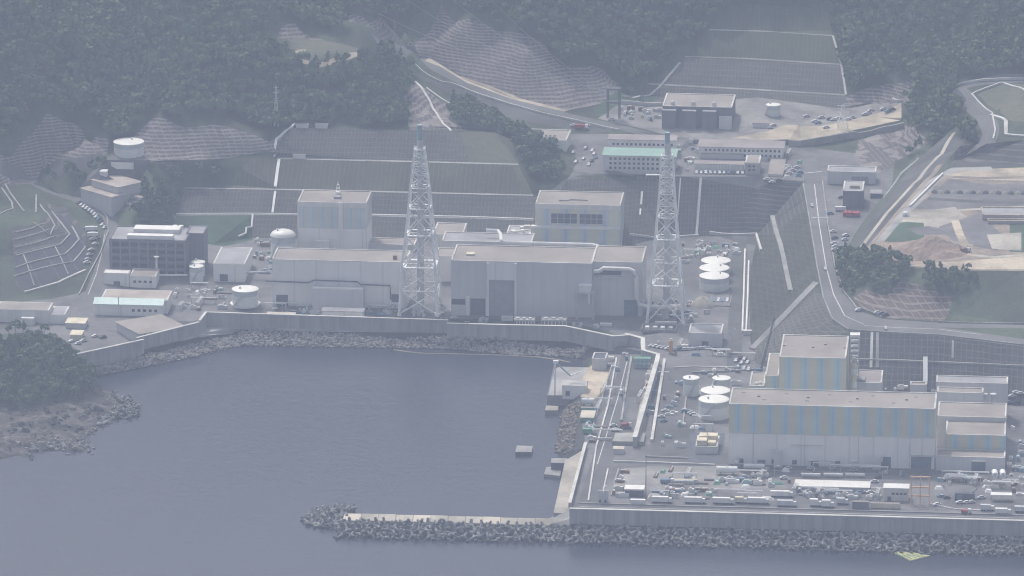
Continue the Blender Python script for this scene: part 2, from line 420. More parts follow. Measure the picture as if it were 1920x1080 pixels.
tline((1848, 270, 70.5), (1858, 245, 72), (1846, 215, 74), (1812, 185, 76.5), (1795, 165, 79), (1830, 156, 80.5), (1880, 152, 82), (1960, 150, 83))
tpts((1872, 205, 78), (1920, 178, 82), (1900, 232, 74), (1960, 215, 77), (1690, 270, 49), (1790, 200, 69), (1775, 175, 72))
# switchyard terrace and the big slope above it
tline((1200, 246, 48.5), (1290, 262, 48), (1430, 266, 48), (1480, 262, 50), (1500, 263, 50), (1600, 245, 50.3), (1692, 226, 50.8))
tline((1480, 272, 46.5), (1500, 274, 46.5), (1600, 257, 46.8), (1695, 240, 47.6))
tline((1165, 182, 51), (1240, 180, 51), (1400, 192, 51), (1585, 202, 51), (1640, 195, 52), (1690, 200, 53))
tpts((1250, 240, 50), (1400, 245, 50), (1180, 215, 50), (1500, 230, 50), (1650, 220, 51))
tline((1215, 157, 56), (1400, 167, 56), (1586, 178, 56))
tline((1285, 106, 69.5), (1400, 110, 69.5), (1576, 121, 69.5))
tline((1330, 56, 83), (1440, 59, 83), (1562, 67, 83))
tline((1370, 12, 95), (1555, 20, 95))
npts((1660, 150, 63), (1640, 120, 72), (1700, 150, 67), (1750, 120, 80), (1620, 60, 84), (1700, 50, 93), (1800, 60, 98), (1900, 120, 90), (1900, 30, 112), (1600, 0, 98), (1700, -20, 108), (1820, 115, 86))
# valley road
VR = tline((704, 82, 73), (742, 97, 72), (772, 113, 69.5), (862, 160, 63), (960, 195, 57.5), (1060, 221, 53), (1160, 243, 49), (1230, 258, 46.5))
tline((715, 76, 73), (755, 88, 72), (790, 110, 69.2), (872, 150, 63.4), (965, 186, 58), (1060, 209, 53.6), (1180, 236, 49.5))
npts((780, 155, 64), (800, 195, 61), (850, 195, 57.5), (840, 225, 58), (900, 215, 53), (960, 240, 50), (1030, 250, 48.5), (1100, 262, 46))
# rock face above the road
nline((762, 62, 79), (828, 26, 92), (882, 28, 93.5), (960, 72, 86), (1050, 128, 71), (1092, 117, 75), (1132, 135, 70), (1160, 166, 58))
npts((1120, 195, 53), (1160, 180, 52.5), (870, 100, 76), (960, 130, 72))
# wooded hill in the middle and the clearing on it
npts((480, 238, 57), (600, 200, 69), (700, 195, 69), (760, 200, 64), (520, 170, 75), (620, 150, 82), (720, 140, 80), (768, 150, 71), (770, 115, 76),
     (535, 108, 94), (620, 110, 95), (692, 106, 93), (545, 62, 103), (640, 78, 99), (690, 96, 94), (530, 45, 108), (650, 20, 110), (700, 60, 84), (735, 65, 82), (450, 130, 88), (480, 60, 104))
# the wooded mountainside behind
npts((240, 228, 62), (230, 150, 79), (210, 80, 94), (190, 0, 111), (300, 190, 73), (350, 130, 90), (400, 60, 107), (420, 0, 121), (330, 0, 121), (0, 200, 76), (0, 120, 98),
     (0, 0, 128), (100, 60, 112), (100, 140, 92), (60, 0, 126), (150, 180, 79), (-100, 100, 108), (-100, 250, 70), (620, 0, 112), (700, 0, 108), (760, 0, 108), (900, 0, 108), (1000, 60, 95), (1000, 0, 111),
     (1080, 60, 90), (1150, 20, 95), (1160, 100, 74), (1180, 140, 62), (1250, 60, 84), (1230, 110, 70), (1290, 20, 92), (1340, 0, 97), (1100, 0, 104))
for px, z in ((-300, 165), (100, 158), (300, 150), (500, 160), (700, 150), (900, 152), (1100, 146), (1300, 150), (1500, 146), (1700, 150), (1900, 156), (2300, 170)): tpts((px, -150, z))
for px in (-900, -300, 300, 900, 1500, 2100, 2700): tpts((px, -600, 260 + 25*math.sin(px*.01)))
for q in ((-2600, 2600, 320), (0, 2600, 330), (2600, 2600, 320), (-2600, 600, 220), (2600, 600, 220), (-900, 250, 90), (-900, -250, 40), (-700, -420, -8), (900, -100, 70), (1000, -420, 8.5), (900, -250, 40),
          (-2600, -400, -10), (2600, -500, -10), (-2600, -2600, -12), (2600, -2600, -12), (0, -700, -10), (-600, -700, -10), (700, -800, -10), (-330, -480, -9), (-200, -330, -9), (0, -380, -9), (-60, -200, -9), (20, -250, -9), (-110, -120, -8)):
    TP.append(Vector(q))

def cdt_terrain(P, E):
    v2, e2, f2, ov, oe, of_ = delaunay_2d_cdt([Vector((p.x, p.y)) for p in P], E, [], 0, .02)
    z = [None]*len(v2)
    for i, o in enumerate(ov):
        if o: z[i] = sum(P[k].z for k in o)/len(o)
    for (a, b_), o in zip(e2, oe):
        for i in (a, b_):
            if z[i] is None and o:
                p, q = P[E[o[0]][0]], P[E[o[0]][1]]; d = Vector((q.x-p.x, q.y-p.y))
                t = (Vector(v2[i]) - Vector((p.x, p.y))).dot(d)/max(d.length_squared, 1e-9); z[i] = p.z + (q.z-p.z)*t
    return [Vector((p.x, p.y, 0 if h is None else h)) for p, h in zip(v2, z)], [tuple(f) for f in f2], e2
NATKEEP = {}
def natural(px, py): return (py < 332 and py > -75) or (px < 300 and py > 640) or (px > 1560 and 470 < py < 612)
TV, TF, TED = cdt_terrain(TP, TE)
BVH = BVHTree.FromPolygons(TV, TF)
def gz(x, y):
    for jx, jy in ((0, 0), (.013, .007), (-.011, .019), (.05, -.04)):
        h = BVH.ray_cast(Vector((x+jx, y+jy, 900)), Vector((0, 0, -1)))
        if h[0] is not None: return h[0].z
    return Z1
def G(px, py):
    h = BVH.ray_cast(CAM, ray(px, py).normalized())
    return h[0] if h[0] is not None else at(px, py, Z1)
def drape(pxs, step=4.0):                   # photo polyline -> points on the ground, densified
    g = [G(*q) for q in pxs]; out = []
    for a, b_ in zip(g, g[1:]):
        n = max(1, int((b_-a).xy.length/step))
        for k in range(n):
            p = a.lerp(b_, k/n); out.append(Vector((p.x, p.y, gz(p.x, p.y))))
    out.append(g[-1]); return out
def strip(pxs, width):                      # a road polygon in plan from its photo centre line
    g = [G(*q) for q in pxs]
    return [(p.x, p.y) for p in offset(g, width/2)] + [(p.x, p.y) for p in reversed(offset(g, -width/2))]
def pix(*pxs): return [(p.x, p.y) for p in (G(*q) for q in pxs)]

# ------------------------------------------------------------------ ground cover: what each patch of the ground is made of (later ones lie over earlier ones)
REG = [
 ('plant_yard', 'yard', pix((150, 662), (372, 600), (390, 584), (838, 597), (1070, 606), (1150, 624), (1100, 700), (1090, 800), (1060, 985), (1500, 985), (2350, 1020), (2350, 770), (1920, 750), (1760, 736), (1590, 730), (1425, 675), (1409, 640), (1408, 560), (1410, 500), (1422, 436), (1250, 440), (1180, 456), (1000, 452), (700, 446), (470, 442), (395, 455), (215, 470), (170, 545), (100, 560), (-150, 570), (-150, 625), (90, 628))),
 ('revetment_core', 'gap_shade_base', pix((176, 722), (270, 702), (380, 680), (450, 664), (620, 666), (840, 668), (960, 680), (1098, 688), (1125, 650), (1060, 626), (838, 618), (480, 614), (452, 611), (372, 627), (270, 648), (178, 680))),
 ('revetment_core', 'gap_shade_base', pix((1036, 690), (1092, 690), (1092, 800), (1100, 840), (1066, 866), (1036, 880))),
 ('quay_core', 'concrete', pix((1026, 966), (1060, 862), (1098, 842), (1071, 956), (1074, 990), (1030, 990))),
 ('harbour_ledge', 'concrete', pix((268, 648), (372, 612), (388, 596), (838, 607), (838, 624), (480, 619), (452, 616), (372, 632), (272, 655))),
 ('armour_mound', 'gap_shade_base', [(p.x, p.y) for p in offset(SEAWALL, -.8)] + [(p.x, p.y) for p in reversed(offset(SEAWALL, -40))]),
 ('rocky_shore', 'rock', pix((-260, 920), (0, 890), (200, 868), (290, 790), (280, 745), (185, 705), (165, 735), (120, 752), (60, 762), (0, 768), (-200, 790))),
 ('back_slope', 'grid_slope', pix((345, 353), (520, 356), (700, 360), (1000, 367), (1000, 456), (850, 452), (700, 450), (470, 446), (470, 404), (330, 405))),
 ('lawn_slope', 'lawn', pix((330, 405), (472, 404), (474, 450), (420, 462), (380, 452), (330, 432))),
 ('back_slope', 'rib_slope', pix((470, 300), (515, 298), (700, 302), (972, 309), (1005, 365), (700, 358), (520, 354), (430, 353))),
 ('back_slope', 'grid_slope', pix((548, 240), (800, 245), (930, 249), (960, 262), (972, 307), (700, 300), (515, 296))),
 ('lawn_slope', 'dry_grass', pix((860, 247), (930, 249), (962, 262), (974, 309), (1005, 365), (985, 365), (960, 310), (880, 304))),
 ('slope_bench', 'concrete', pix((520, 295.5), (700, 299.5), (972, 306.5), (972, 309), (700, 302), (520, 298))),
 ('slope_bench', 'concrete', pix((345, 350.5), (520, 353.5), (700, 357.5), (1000, 364.5), (1000, 367), (700, 360), (520, 356), (345, 353))),
 ('slope_bench', 'concrete', pix((330, 401.5), (470, 400.5), (690, 403.5), (860, 407.5), (1000, 411.5), (1000, 414.5), (860, 410.5), (690, 406.5), (470, 403.5), (330, 404.5))),
 ('office_slope', 'grid_slope', pix((1090, 330), (1420, 332), (1507, 342), (1517, 392), (1422, 440), (1250, 444), (1180, 460), (1000, 456), (1000, 370), (1040, 352))),
 ('office_slope', 'terrace_slope', pix((1425, 333), (1507, 342), (1516, 385), (1450, 440), (1335, 440), (1395, 385))),
 ('office_terrace', 'yard', pix((1030, 250), (1230, 258), (1290, 264), (1480, 270), (1545, 278), (1620, 288), (1680, 276), (1672, 350), (1625, 405), (1572, 490), (1550, 420), (1540, 340), (1470, 337), (1250, 330), (1090, 326), (1065, 335), (1085, 300))),
 ('road_bank', 'bank_grid', pix((1517, 390), (1520, 420), (1533, 500), (1540, 540), (1412, 655), (1407, 640), (1405, 560), (1408, 500), (1422, 440), (1450, 440))),
 ('road_bank', 'hatch_slope', pix((1530, 545), (1545, 560), (1562, 600), (1592, 620), (1610, 640), (1590, 738), (1418, 682), (1412, 655))),
 ('retaining_slope', 'lattice_slope', pix((1592, 620), (1640, 624), (1760, 630), (1920, 650), (2250, 668), (2250, 790), (1920, 762), (1760, 744), (1590, 738))),
 ('plateau_bank', 'grass_slope', pix((1790, 508), (1800, 506), (2250, 506), (2250, 612), (1920, 607), (1785, 604))),
 ('rock_cut', 'pink_grid', pix((1600, 560), (1625, 545), (1662, 556), (1690, 528), (1745, 550), (1788, 556), (1770, 604), (1655, 597), (1620, 583))),
 ('plateau', 'dirt', pix((1590, 500), (1640, 455), (1690, 398), (1750, 335), (1800, 322), (2250, 312), (2250, 506), (1800, 507), (1720, 502), (1640, 492))),
 ('plateau_gravel', 'yard', pix((1715, 390), (1780, 335), (1850, 345), (2200, 345), (2200, 415), (1850, 410), (1830, 395), (1720, 392))),
 ('plateau_gravel', 'pale_gravel', pix((1690, 400), (1790, 388), (1830, 420), (1760, 440), (1690, 425), (1650, 440))),
 ('plateau_gravel', 'yard', pix((1760, 425), (1835, 400), (1880, 440), (1870, 470), (1790, 455))),
 ('sand_patch', 'sand', pix((1775, 318), (1920, 314), (2200, 312), (2200, 345), (1780, 335))),
 ('sand_patch', 'sand', pix((1750, 447), (1825, 458), (1820, 478), (1760, 475))),
 ('sand_patch', 'sand', pix((1790, 490), (1920, 480), (2200, 482), (2200, 506), (1800, 506), (1700, 500))),
 ('grass_patch', 'lawn', pix((1672, 420), (1732, 418), (1733, 445), (1680, 468), (1655, 464))),
 ('grass_patch', 'lawn', pix((1893, 418), (1920, 418), (1960, 420), (1960, 475), (1893, 472))),
 ('upper_terraces', 'terrace_slope', pix((1775, 318), (1810, 272), (1850, 268), (2250, 262), (2250, 312), (1920, 312))),
 ('mound', 'dry_grass', pix((1832, 180), (1880, 158), (1960, 160), (1990, 240), (1890, 228), (1862, 205))),
 ('gully_bank', 'gully', pix((1575, 490), (1596, 450), (1625, 405), (1672, 350), (1720, 300), (1762, 262), (1812, 262), (1755, 325), (1690, 395), (1640, 450), (1592, 498))),
 ('access_track', 'concrete', strip([(1648, 452), (1692, 400), (1755, 334), (1790, 318), (1860, 316)], 8)),
 ('switchyard', 'yard_light', pix((1160, 185), (1400, 194), (1585, 204), (1640, 198), (1690, 203), (1690, 225), (1600, 244), (1500, 262), (1290, 261), (1180, 236), (1120, 222))),
 ('sand_patch', 'sand', pix((1370, 259), (1440, 246), (1475, 234), (1540, 236), (1590, 226), (1640, 214), (1690, 206), (1690, 225), (1600, 244), (1500, 262), (1440, 262))),
 ('switchyard_slope', 'grid_slope', pix((1215, 157), (1586, 178), (1585, 203), (1400, 193), (1195, 182))),
 ('switchyard_slope', 'grid_slope', pix((1250, 132), (1285, 106), (1576, 121), (1586, 178), (1215, 157))),
 ('switchyard_slope', 'green_rib', pix((1285, 106), (1330, 56), (1562, 67), (1576, 121))),
 ('switchyard_slope', 'green_rib', pix((1330, 56), (1370, 10), (1555, 18), (1562, 67))),
 ('slope_bench', 'concrete', pix((1216, 155.5), (1400, 165.5), (1586, 176.5), (1586, 179), (1400, 168), (1214, 158))),
 ('slope_bench', 'concrete', pix((1285, 104.5), (1400, 108.5), (1576, 119.5), (1577, 121.5), (1400, 110.5), (1284, 106.5))),
 ('slope_bench', 'concrete', pix((1330, 54.5), (1440, 57.5), (1562, 65.5), (1562, 67.5), (1440, 59.5), (1329, 56.5))),
 ('rock_cut', 'shotcrete', pix((762, 62), (828, 26), (882, 28), (960, 72), (1050, 128), (1092, 117), (1132, 135), (1160, 166), (1150, 190), (1060, 208), (965, 185), (872, 149), (790, 108))),
 ('rock_cut', 'shotcrete', pix((1580, 202), (1588, 180), (1650, 165), (1710, 150), (1740, 170), (1690, 205), (1640, 198))),
 ('rock_cut', 'shotcrete', pix((1610, 262), (1695, 240), (1740, 270), (1680, 300), (1640, 330), (1600, 300))),
 ('rock_cut', 'shotcrete_left', pix((-40, 305), (20, 275), (88, 206), (140, 240), (165, 225), (205, 268), (200, 286), (150, 290), (85, 314), (62, 342), (0, 345))),
 ('rock_cut', 'shotcrete_left', pix((245, 262), (288, 211), (345, 240), (400, 226), (440, 228), (505, 252), (540, 246), (515, 290), (420, 298), (345, 300), (280, 300))),
 ('gully_bank', 'gully', pix((72, 338), (88, 312), (150, 290), (200, 286), (190, 305), (130, 330))),
 ('left_terrace', 'left_grid', pix((25, 478), (112, 458), (130, 440), (98, 398), (130, 410), (158, 450), (165, 475), (150, 510), (55, 545), (30, 535))),
 ('left_terrace', 'terrace_slope', pix((22, 428), (72, 420), (98, 398), (130, 440), (112, 458), (26, 478))),
 ('left_terrace', 'terrace_slope', pix((98, 398), (84, 380), (120, 388), (150, 420), (164, 448), (158, 452), (130, 410))),
 ('left_terrace', 'grass_slope', pix((-60, 490), (24, 480), (30, 535), (52, 548), (0, 566), (-60, 570))),
 ('rock_cut', 'shotcrete', pix((520, 70), (528, 48), (552, 40), (570, 62), (600, 72), (640, 85), (690, 97), (640, 104), (560, 88))),
 ('clearing', 'dry_grass', pix((548, 72), (600, 74), (690, 96), (690, 106), (560, 110), (540, 104))),
 ('sand_patch', 'sand', pix((538, 110), (556, 94), (574, 93), (568, 106), (600, 106), (640, 100), (690, 96), (690, 102), (640, 106), (600, 111))),
 ('hillside_gully', 'shotcrete', pix((640, 30), (662, 40), (700, 60), (755, 78), (740, 62), (700, 46), (668, 28))),
 ('hillside_gully', 'terrace_slope', pix((690, 68), (720, 46), (760, 62), (790, 108), (752, 90), (716, 76))),
 ('hillside_gully', 'gully', pix((775, 150), (862, 160), (960, 195), (1060, 221), (1160, 243), (1120, 252), (1000, 232), (930, 215), (850, 180))),
 ('hillside_gully', 'shotcrete', pix((757, 178), (778, 152), (800, 165), (850, 205), (840, 228), (870, 243), (768, 244))),
 ('switchyard_lawn', 'lawn', pix((1112, 204), (1160, 172), (1232, 178), (1225, 192), (1165, 192), (1120, 218))),
 ('tank_terrace', 'yard', pix((196, 306), (202, 294), (282, 294), (279, 306))),
 ('store_terrace', 'yard', pix((140, 366), (165, 335), (200, 326), (275, 335), (290, 372), (235, 396), (190, 388))),
 ('road', 'road', strip([(-30, 318), (40, 333), (85, 356), (138, 372), (184, 391), (205, 408), (210, 432), (204, 468), (188, 515), (172, 552), (158, 584)], 9)),
 ('road', 'road', pix((1507, 300), (1507, 341), (1520, 420), (1533, 500), (1545, 560), (1562, 600), (1592, 620), (1640, 624), (1760, 630), (1920, 650), (2250, 668), (2250, 655), (1920, 636), (1800, 618), (1760, 614), (2000, 616), (2250, 618), (2250, 611), (1920, 609), (1760, 605), (1655, 598), (1605, 580), (1580, 548), (1563, 500), (1550, 420), (1540, 340), (1530, 295))),
 ('road', 'road', strip([(704, 79), (748, 93), (781, 112), (867, 155), (962, 190), (1060, 215), (1170, 240), (1240, 262), (1330, 272), (1480, 278), (1520, 290)], 9.5)),
 ('road', 'sand', strip([(800, 119), (875, 152), (968, 186), (1060, 208)], 3.2)),
 ('road', 'road', strip([(1848, 276), (1858, 245), (1846, 215), (1812, 185), (1796, 165), (1830, 156), (1880, 152), (1960, 150)], 11)),
 ('road', 'asphalt', strip([(1388, 432), (1384, 500), (1381, 560), (1378, 640), (1376, 690)], 9)),
 ('road', 'asphalt', strip([(1186, 662), (1168, 735), (1150, 800), (1125, 875), (1105, 945)], 12)),
 ('road', 'asphalt', strip([(1080, 948), (1300, 953), (1600, 961), (1920, 970), (2200, 978)], 9)),
 ('intake_walkway', 'pale_gravel', strip([(1227, 668), (1212, 740), (1196, 826)], 5.5)),
 ('intake_pit', 'gully', pix((1186, 688), (1215, 688), (1204, 744), (1177, 744))),
 ('yard_pad', 'concrete', pix((1170, 878), (1212, 876), (1209, 910), (1166, 910))),
 ('yard_pad', 'asphalt', pix((1225, 690), (1310, 690), (1300, 860), (1220, 860))),
 ('yard_pad', 'yard_light', pix((1212, 874), (1340, 874), (1440, 900), (1480, 915), (1210, 918))),
 ('road_marking', 'white_line', strip([(1527, 345), (1536, 420), (1549, 500), (1563, 552), (1584, 592), (1620, 608)], .55)),
 ('road_marking', 'white_line', strip([(1620, 610), (1680, 614), (1760, 617), (1840, 627)], .5)),
 ('road_marking', 'white_line', strip([(1178, 668), (1160, 740), (1142, 800), (1120, 870)], .45)),
 ('road_marking', 'white_line', strip([(1086, 950), (1300, 955), (1600, 963), (1900, 971)], .4)),
 ('road_marking', 'white_line', strip([(196, 440), (190, 478), (180, 515), (165, 552)], .4)),
 ('gully_track', 'pale_gravel', strip([(1606, 476), (1664, 398), (1742, 304), (1788, 252)], 3)),
 ('gully_track', 'dirt', strip([(1628, 468), (1684, 398), (1762, 300)], 4)),
 ('gully_track', 'grass_slope', strip([(1584, 480), (1640, 396), (1716, 298), (1756, 262)], 4)),
 ('gully_track', 'concrete', strip([(1655, 372), (1690, 326), (1722, 296)], 1.2)),
 ('plateau_track', 'pale_gravel', strip([(1690, 404), (1770, 396), (1850, 391), (1940, 386)], 4)),
 ('plateau_track', 'dirt', strip([(1760, 330), (1840, 334), (1940, 332)], 5)),
 ('plateau_track', 'gully', strip([(1740, 372), (1830, 378), (1940, 380)], 6)),
 ('plateau_track', 'pale_gravel', strip([(1820, 478), (1860, 482), (1940, 476)], 4)),
 ('plateau_track', 'sand', strip([(1790, 412), (1800, 440), (1812, 462)], 5)),
 ('plateau_gravel', 'yard', pix((1700, 428), (1740, 424), (1790, 432), (1770, 440), (1720, 440))),
 ('plateau_gravel', 'pale_gravel', pix((1850, 440), (1915, 436), (1915, 470), (1860, 466))),
 ('sandy_ground', 'sand', pix((1055, 702), (1142, 698), (1134, 730), (1115, 748), (1090, 745))),
]
def inside(poly, P):
    x, y = P[:, 0], P[:, 1]; r = np.zeros(len(P), bool); n = len(poly)
    for i in range(n):
        (x0, y0), (x1, y1) = poly[i], poly[(i+1) % n]
        c = (y0 > y) != (y1 > y)
        with np.errstate(divide='ignore', invalid='ignore'): r ^= c & (x < (x1-x0)*(y-y0)/(y1-y0+1e-12)+x0)
    return r
# natural ground is refined: hand-set heights are rounded off and roughened
from mathutils import noise as mnoise
SOFT = ('rock_cut', 'rocky_shore', 'clearing', 'hillside_gully', 'mound')
gx_, gy_ = np.meshgrid(np.arange(-430, 430, 6.5), np.arange(-480, 560, 6.5))
gp = np.stack([gx_.ravel(), gy_.ravel()], 1) + RNG.uniform(-2, 2, (gx_.size, 2))
hard = np.zeros(len(gp), bool); soft = np.zeros(len(gp), bool); shore = np.zeros(len(gp), bool)
for nm_, _m, poly in REG:
    ins = inside(poly, gp)
    if nm_ in SOFT: soft |= ins; hard &= ~ins; shore |= ins if nm_ == 'rocky_shore' else False
    else: hard |= ins
sx_, sy_ = np.meshgrid(np.arange(-360, -215, 2.6), np.arange(-330, -120, 2.6)); sp_ = np.stack([sx_.ravel(), sy_.ravel()], 1) + RNG.uniform(-.8, .8, (sx_.size, 2))
sin_ = np.zeros(len(sp_), bool)
for nm_, _m, poly in REG:
    if nm_ == 'rocky_shore': sin_ |= inside(poly, sp_)
sp_ = sp_[sin_]; gp = np.concatenate([gp, sp_]); hard = np.concatenate([hard, np.zeros(len(sp_), bool)]); soft = np.concatenate([soft, np.ones(len(sp_), bool)]); shore = np.concatenate([shore, np.ones(len(sp_), bool)])
extra = []
for (x, y), hd, sf, sh in zip(gp, hard, soft, shore):
    if hd: continue
    z = gz(x, y)
    if z < -.3: continue
    px, py = proj(Vector((x, y, z)))
    if not (-80 < px < 2000 and natural(px, py)): continue
    if sh:
        zz = z + 2.2*mnoise.noise((x*.07, y*.11, 3)) + 2.4*abs(mnoise.noise((x*.16, y*.3, 8))) + .8*mnoise.noise((x*.4, y*.55, 4)) - .7
    else:
        rr = 9 if sf else 12
        zz = .28*z + .72*sum(gz(x+rr*math.cos(a), y+rr*math.sin(a)) for a in (0, .785, 1.57, 2.356, 3.14, 3.927, 4.71, 5.5))/8
        far = px > 300 or py < 600
        zz += (.9*mnoise.noise((x*.06, y*.06, 1)) + .5*mnoise.noise((x*.16, y*.16, 5))) if (sf or not far) else (4.5*mnoise.noise((x*.016, y*.016, 2)) + 2.2*mnoise.noise((x*.045, y*.045, 6)))
    extra.append(Vector((x, y, zz)))
keep = [i for i in range(len(TP)) if i not in NAT or not natural(*proj(TP[i]))]; ren = {i: j for j, i in enumerate(keep)}
TV, TF, TED = cdt_terrain([TP[i] for i in keep] + extra, [(ren[a], ren[b_]) for a, b_ in TE if a in ren and b_ in ren])
BVH = BVHTree.FromPolygons(TV, TF)
allv = list(TV); alle = [tuple(e) for e in TED]
for _, _, poly in REG:
    b0 = len(allv); n = len(poly); allv += [Vector((x, y, 0)) for x, y in poly]
    alle += [(b0+i, b0+(i+1) % n) for i in range(n)]
v2, _e, f2, _a, _b, _c = delaunay_2d_cdt([Vector((p.x, p.y)) for p in allv], alle, [], 0, .01)
GV = [(p.x, p.y, gz(p.x, p.y)) for p in v2]
f2 = [f for f in f2 if len(f) >= 3]
cen = np.array([[sum(v2[i][0] for i in f)/len(f), sum(v2[i][1] for i in f)/len(f)] for f in f2])
owner = np.full(len(f2), -1)
for k, (_, _, poly) in enumerate(REG): owner[inside(poly, cen)] = k
for k in range(-1, len(REG)):
    sel = [f2[i] for i in np.nonzero(owner == k)[0]]
    if not sel: continue
    use = sorted({i for f in sel for i in f}); mp_ = {i: j for j, i in enumerate(use)}
    name, mt = ('ground', 'scrub') if k < 0 else REG[k][:2]
    me = bpy.data.meshes.new(name); me.from_pydata([GV[i] for i in use], [], [tuple(mp_[i] for i in f) for f in sel])
    me.materials.append(M[mt]); me.update()
    if name in ('ground', 'rock_cut', 'clearing', 'hillside_gully'): me.polygons.foreach_set('use_smooth', [True]*len(me.polygons))
    o = bpy.data.objects.new(name, me); COL.objects.link(o); tag(o, kind='structure')

# ------------------------------------------------------------------ water
b = NB('sea_water'); g = b.n('NewGeometry').outputs['Position']
mp = b.n('Mapping', inp={'Scale': (1, .55, 1), 'Rotation': (0, 0, .5)}); b.l(g, mp.inputs['Vector'])
w1 = b.noise(mp.outputs[0], .22, 6, .65); w2 = b.noise(mp.outputs[0], .006, 5); w3 = b.noise(mp.outputs[0], .9, 3, .6)
b.l(b.ramp(w2, [(.35, (.020, .025, .043)), (.65, (.032, .038, .060))]), b.b.inputs['Base Color'])
b.l(b.ramp(w2, [(.35, (.16,)*3), (.65, (.26,)*3)]), b.b.inputs['Roughness'])
b.b.inputs['IOR'].default_value = 1.33
b.bump(b.math('ADD', w1, b.math('MULTIPLY', w3, .3)), 1.0, .30); M['sea'] = b.m
me = bpy.data.meshes.new('sea'); me.from_pydata([(-3500, -3000, 0), (3500, -3000, 0), (3500, 700, 0), (-3500, 700, 0)], [], [(0, 1, 2, 3)])
me.materials.append(M['sea']); o = bpy.data.objects.new('sea', me); COL.objects.link(o); tag(o, kind='structure')
# far sea bed sheet so that the ground reaches the horizon on every side
me = bpy.data.meshes.new('seabed'); me.from_pydata([(-3600, -4800, -14), (3600, -4800, -14), (3600, 2800, -14), (-3600, 2800, -14)], [], [(0, 1, 2, 3)])
me.materials.append(M['gully']); o = bpy.data.objects.new('seabed', me); COL.objects.link(o); tag(o, kind='structure')

# ------------------------------------------------------------------ haze
hz = bpy.data.materials.new('haze_air'); hz.use_nodes = True; t = hz.node_tree; t.nodes.remove(t.nodes['Principled BSDF'])
pv = t.nodes.new('ShaderNodeVolumePrincipled'); pv.inputs['Color'].default_value = (*HAZE_COLOR, 1); pv.inputs['Density'].default_value = HAZE_DENSITY
pv.inputs['Anisotropy'].default_value = 0.0
t.links.new(pv.outputs[0], t.nodes['Material Output'].inputs['Volume'])
hb = MB(); hb.box(-3700, -4900, -16, 3700, 2900, 1120); o = hb.build('haze', hz); tag(o, kind='stuff')
# ------------------------------------------------------------------ woods
def tree_proto(seed, h, r, conic, nclump):
    """crown: leaf-clump faces through several lobes; returns (V, F quads, tint)"""
    rg = np.random.default_rng(seed)
    lobes = [(np.array([0, 0, h*.62]), np.array([r, r, h*.36]))]
    for k in range(5):
        a = rg.uniform(0, 6.28); q = rg.uniform(.45, .75)*r
        lobes.append((np.array([q*math.cos(a), q*math.sin(a), h*rg.uniform(.42, .82)]), np.array([r*.55, r*.55, h*.2])*rg.uniform(.8, 1.25)))
    V, Fc, T = [], [], []
    for k in range(nclump):
        c, s = lobes[int(rg.integers(len(lobes)))]
        d = rg.normal(size=3); d /= np.linalg.norm(d); d[2] = abs(d[2])*.85 + d[2]*.15
        p = c + d*s*rg.uniform(.72, 1.06)
        if conic: p[:2] *= max(.18, 1.25*(1 - p[2]/h/1.08))
        nrm = d + rg.normal(size=3)*.35; nrm /= np.linalg.norm(nrm)
        u = np.cross(nrm, [.3, .1, 1]); u /= np.linalg.norm(u); v = np.cross(nrm, u); q = rg.uniform(.55, 1.05)*r*.36
        ang = rg.uniform(0, 6.28); u, v = u*math.cos(ang)+v*math.sin(ang), v*math.cos(ang)-u*math.sin(ang)
        b_ = len(V); V += [p-u*q-v*q*.7, p+u*q*.9-v*q*.6, p+u*q*.8+v*q+nrm*q*.2, p-u*q*.7+v*q*.8]
        Fc.append((b_, b_+1, b_+2, b_+3)); T += [min(1, max(0, rg.normal(.5, .13)))]*4
    return np.array(V), np.array(Fc), np.array(T)
PROTOS = [tree_proto(11+i, rg_h, rg_r, con, 84) for i, (rg_h, rg_r, con) in enumerate(
    [(11, 4.2, 0), (9.5, 4.6, 0), (12.5, 4.0, 0), (8, 3.6, 0), (14, 3.4, 1), (10, 5.0, 0), (13, 3.1, 1)])]
def trunk_mb(h, seed):
    rg = random.Random(seed); m = MB()
    m.bar((0, 0, -1), (0.1, 0, h*.45), .28, .2, 7); m.bar((.1, 0, h*.45), (-.1, .2, h*.78), .2, .07, 6)
    for k in range(4):
        a = k*1.6+rg.random(); z = h*rg.uniform(.3, .55); m.bar((0, 0, z), (math.cos(a)*h*.2, math.sin(a)*h*.2, z+h*.16), .12, .05, 5)
    return m

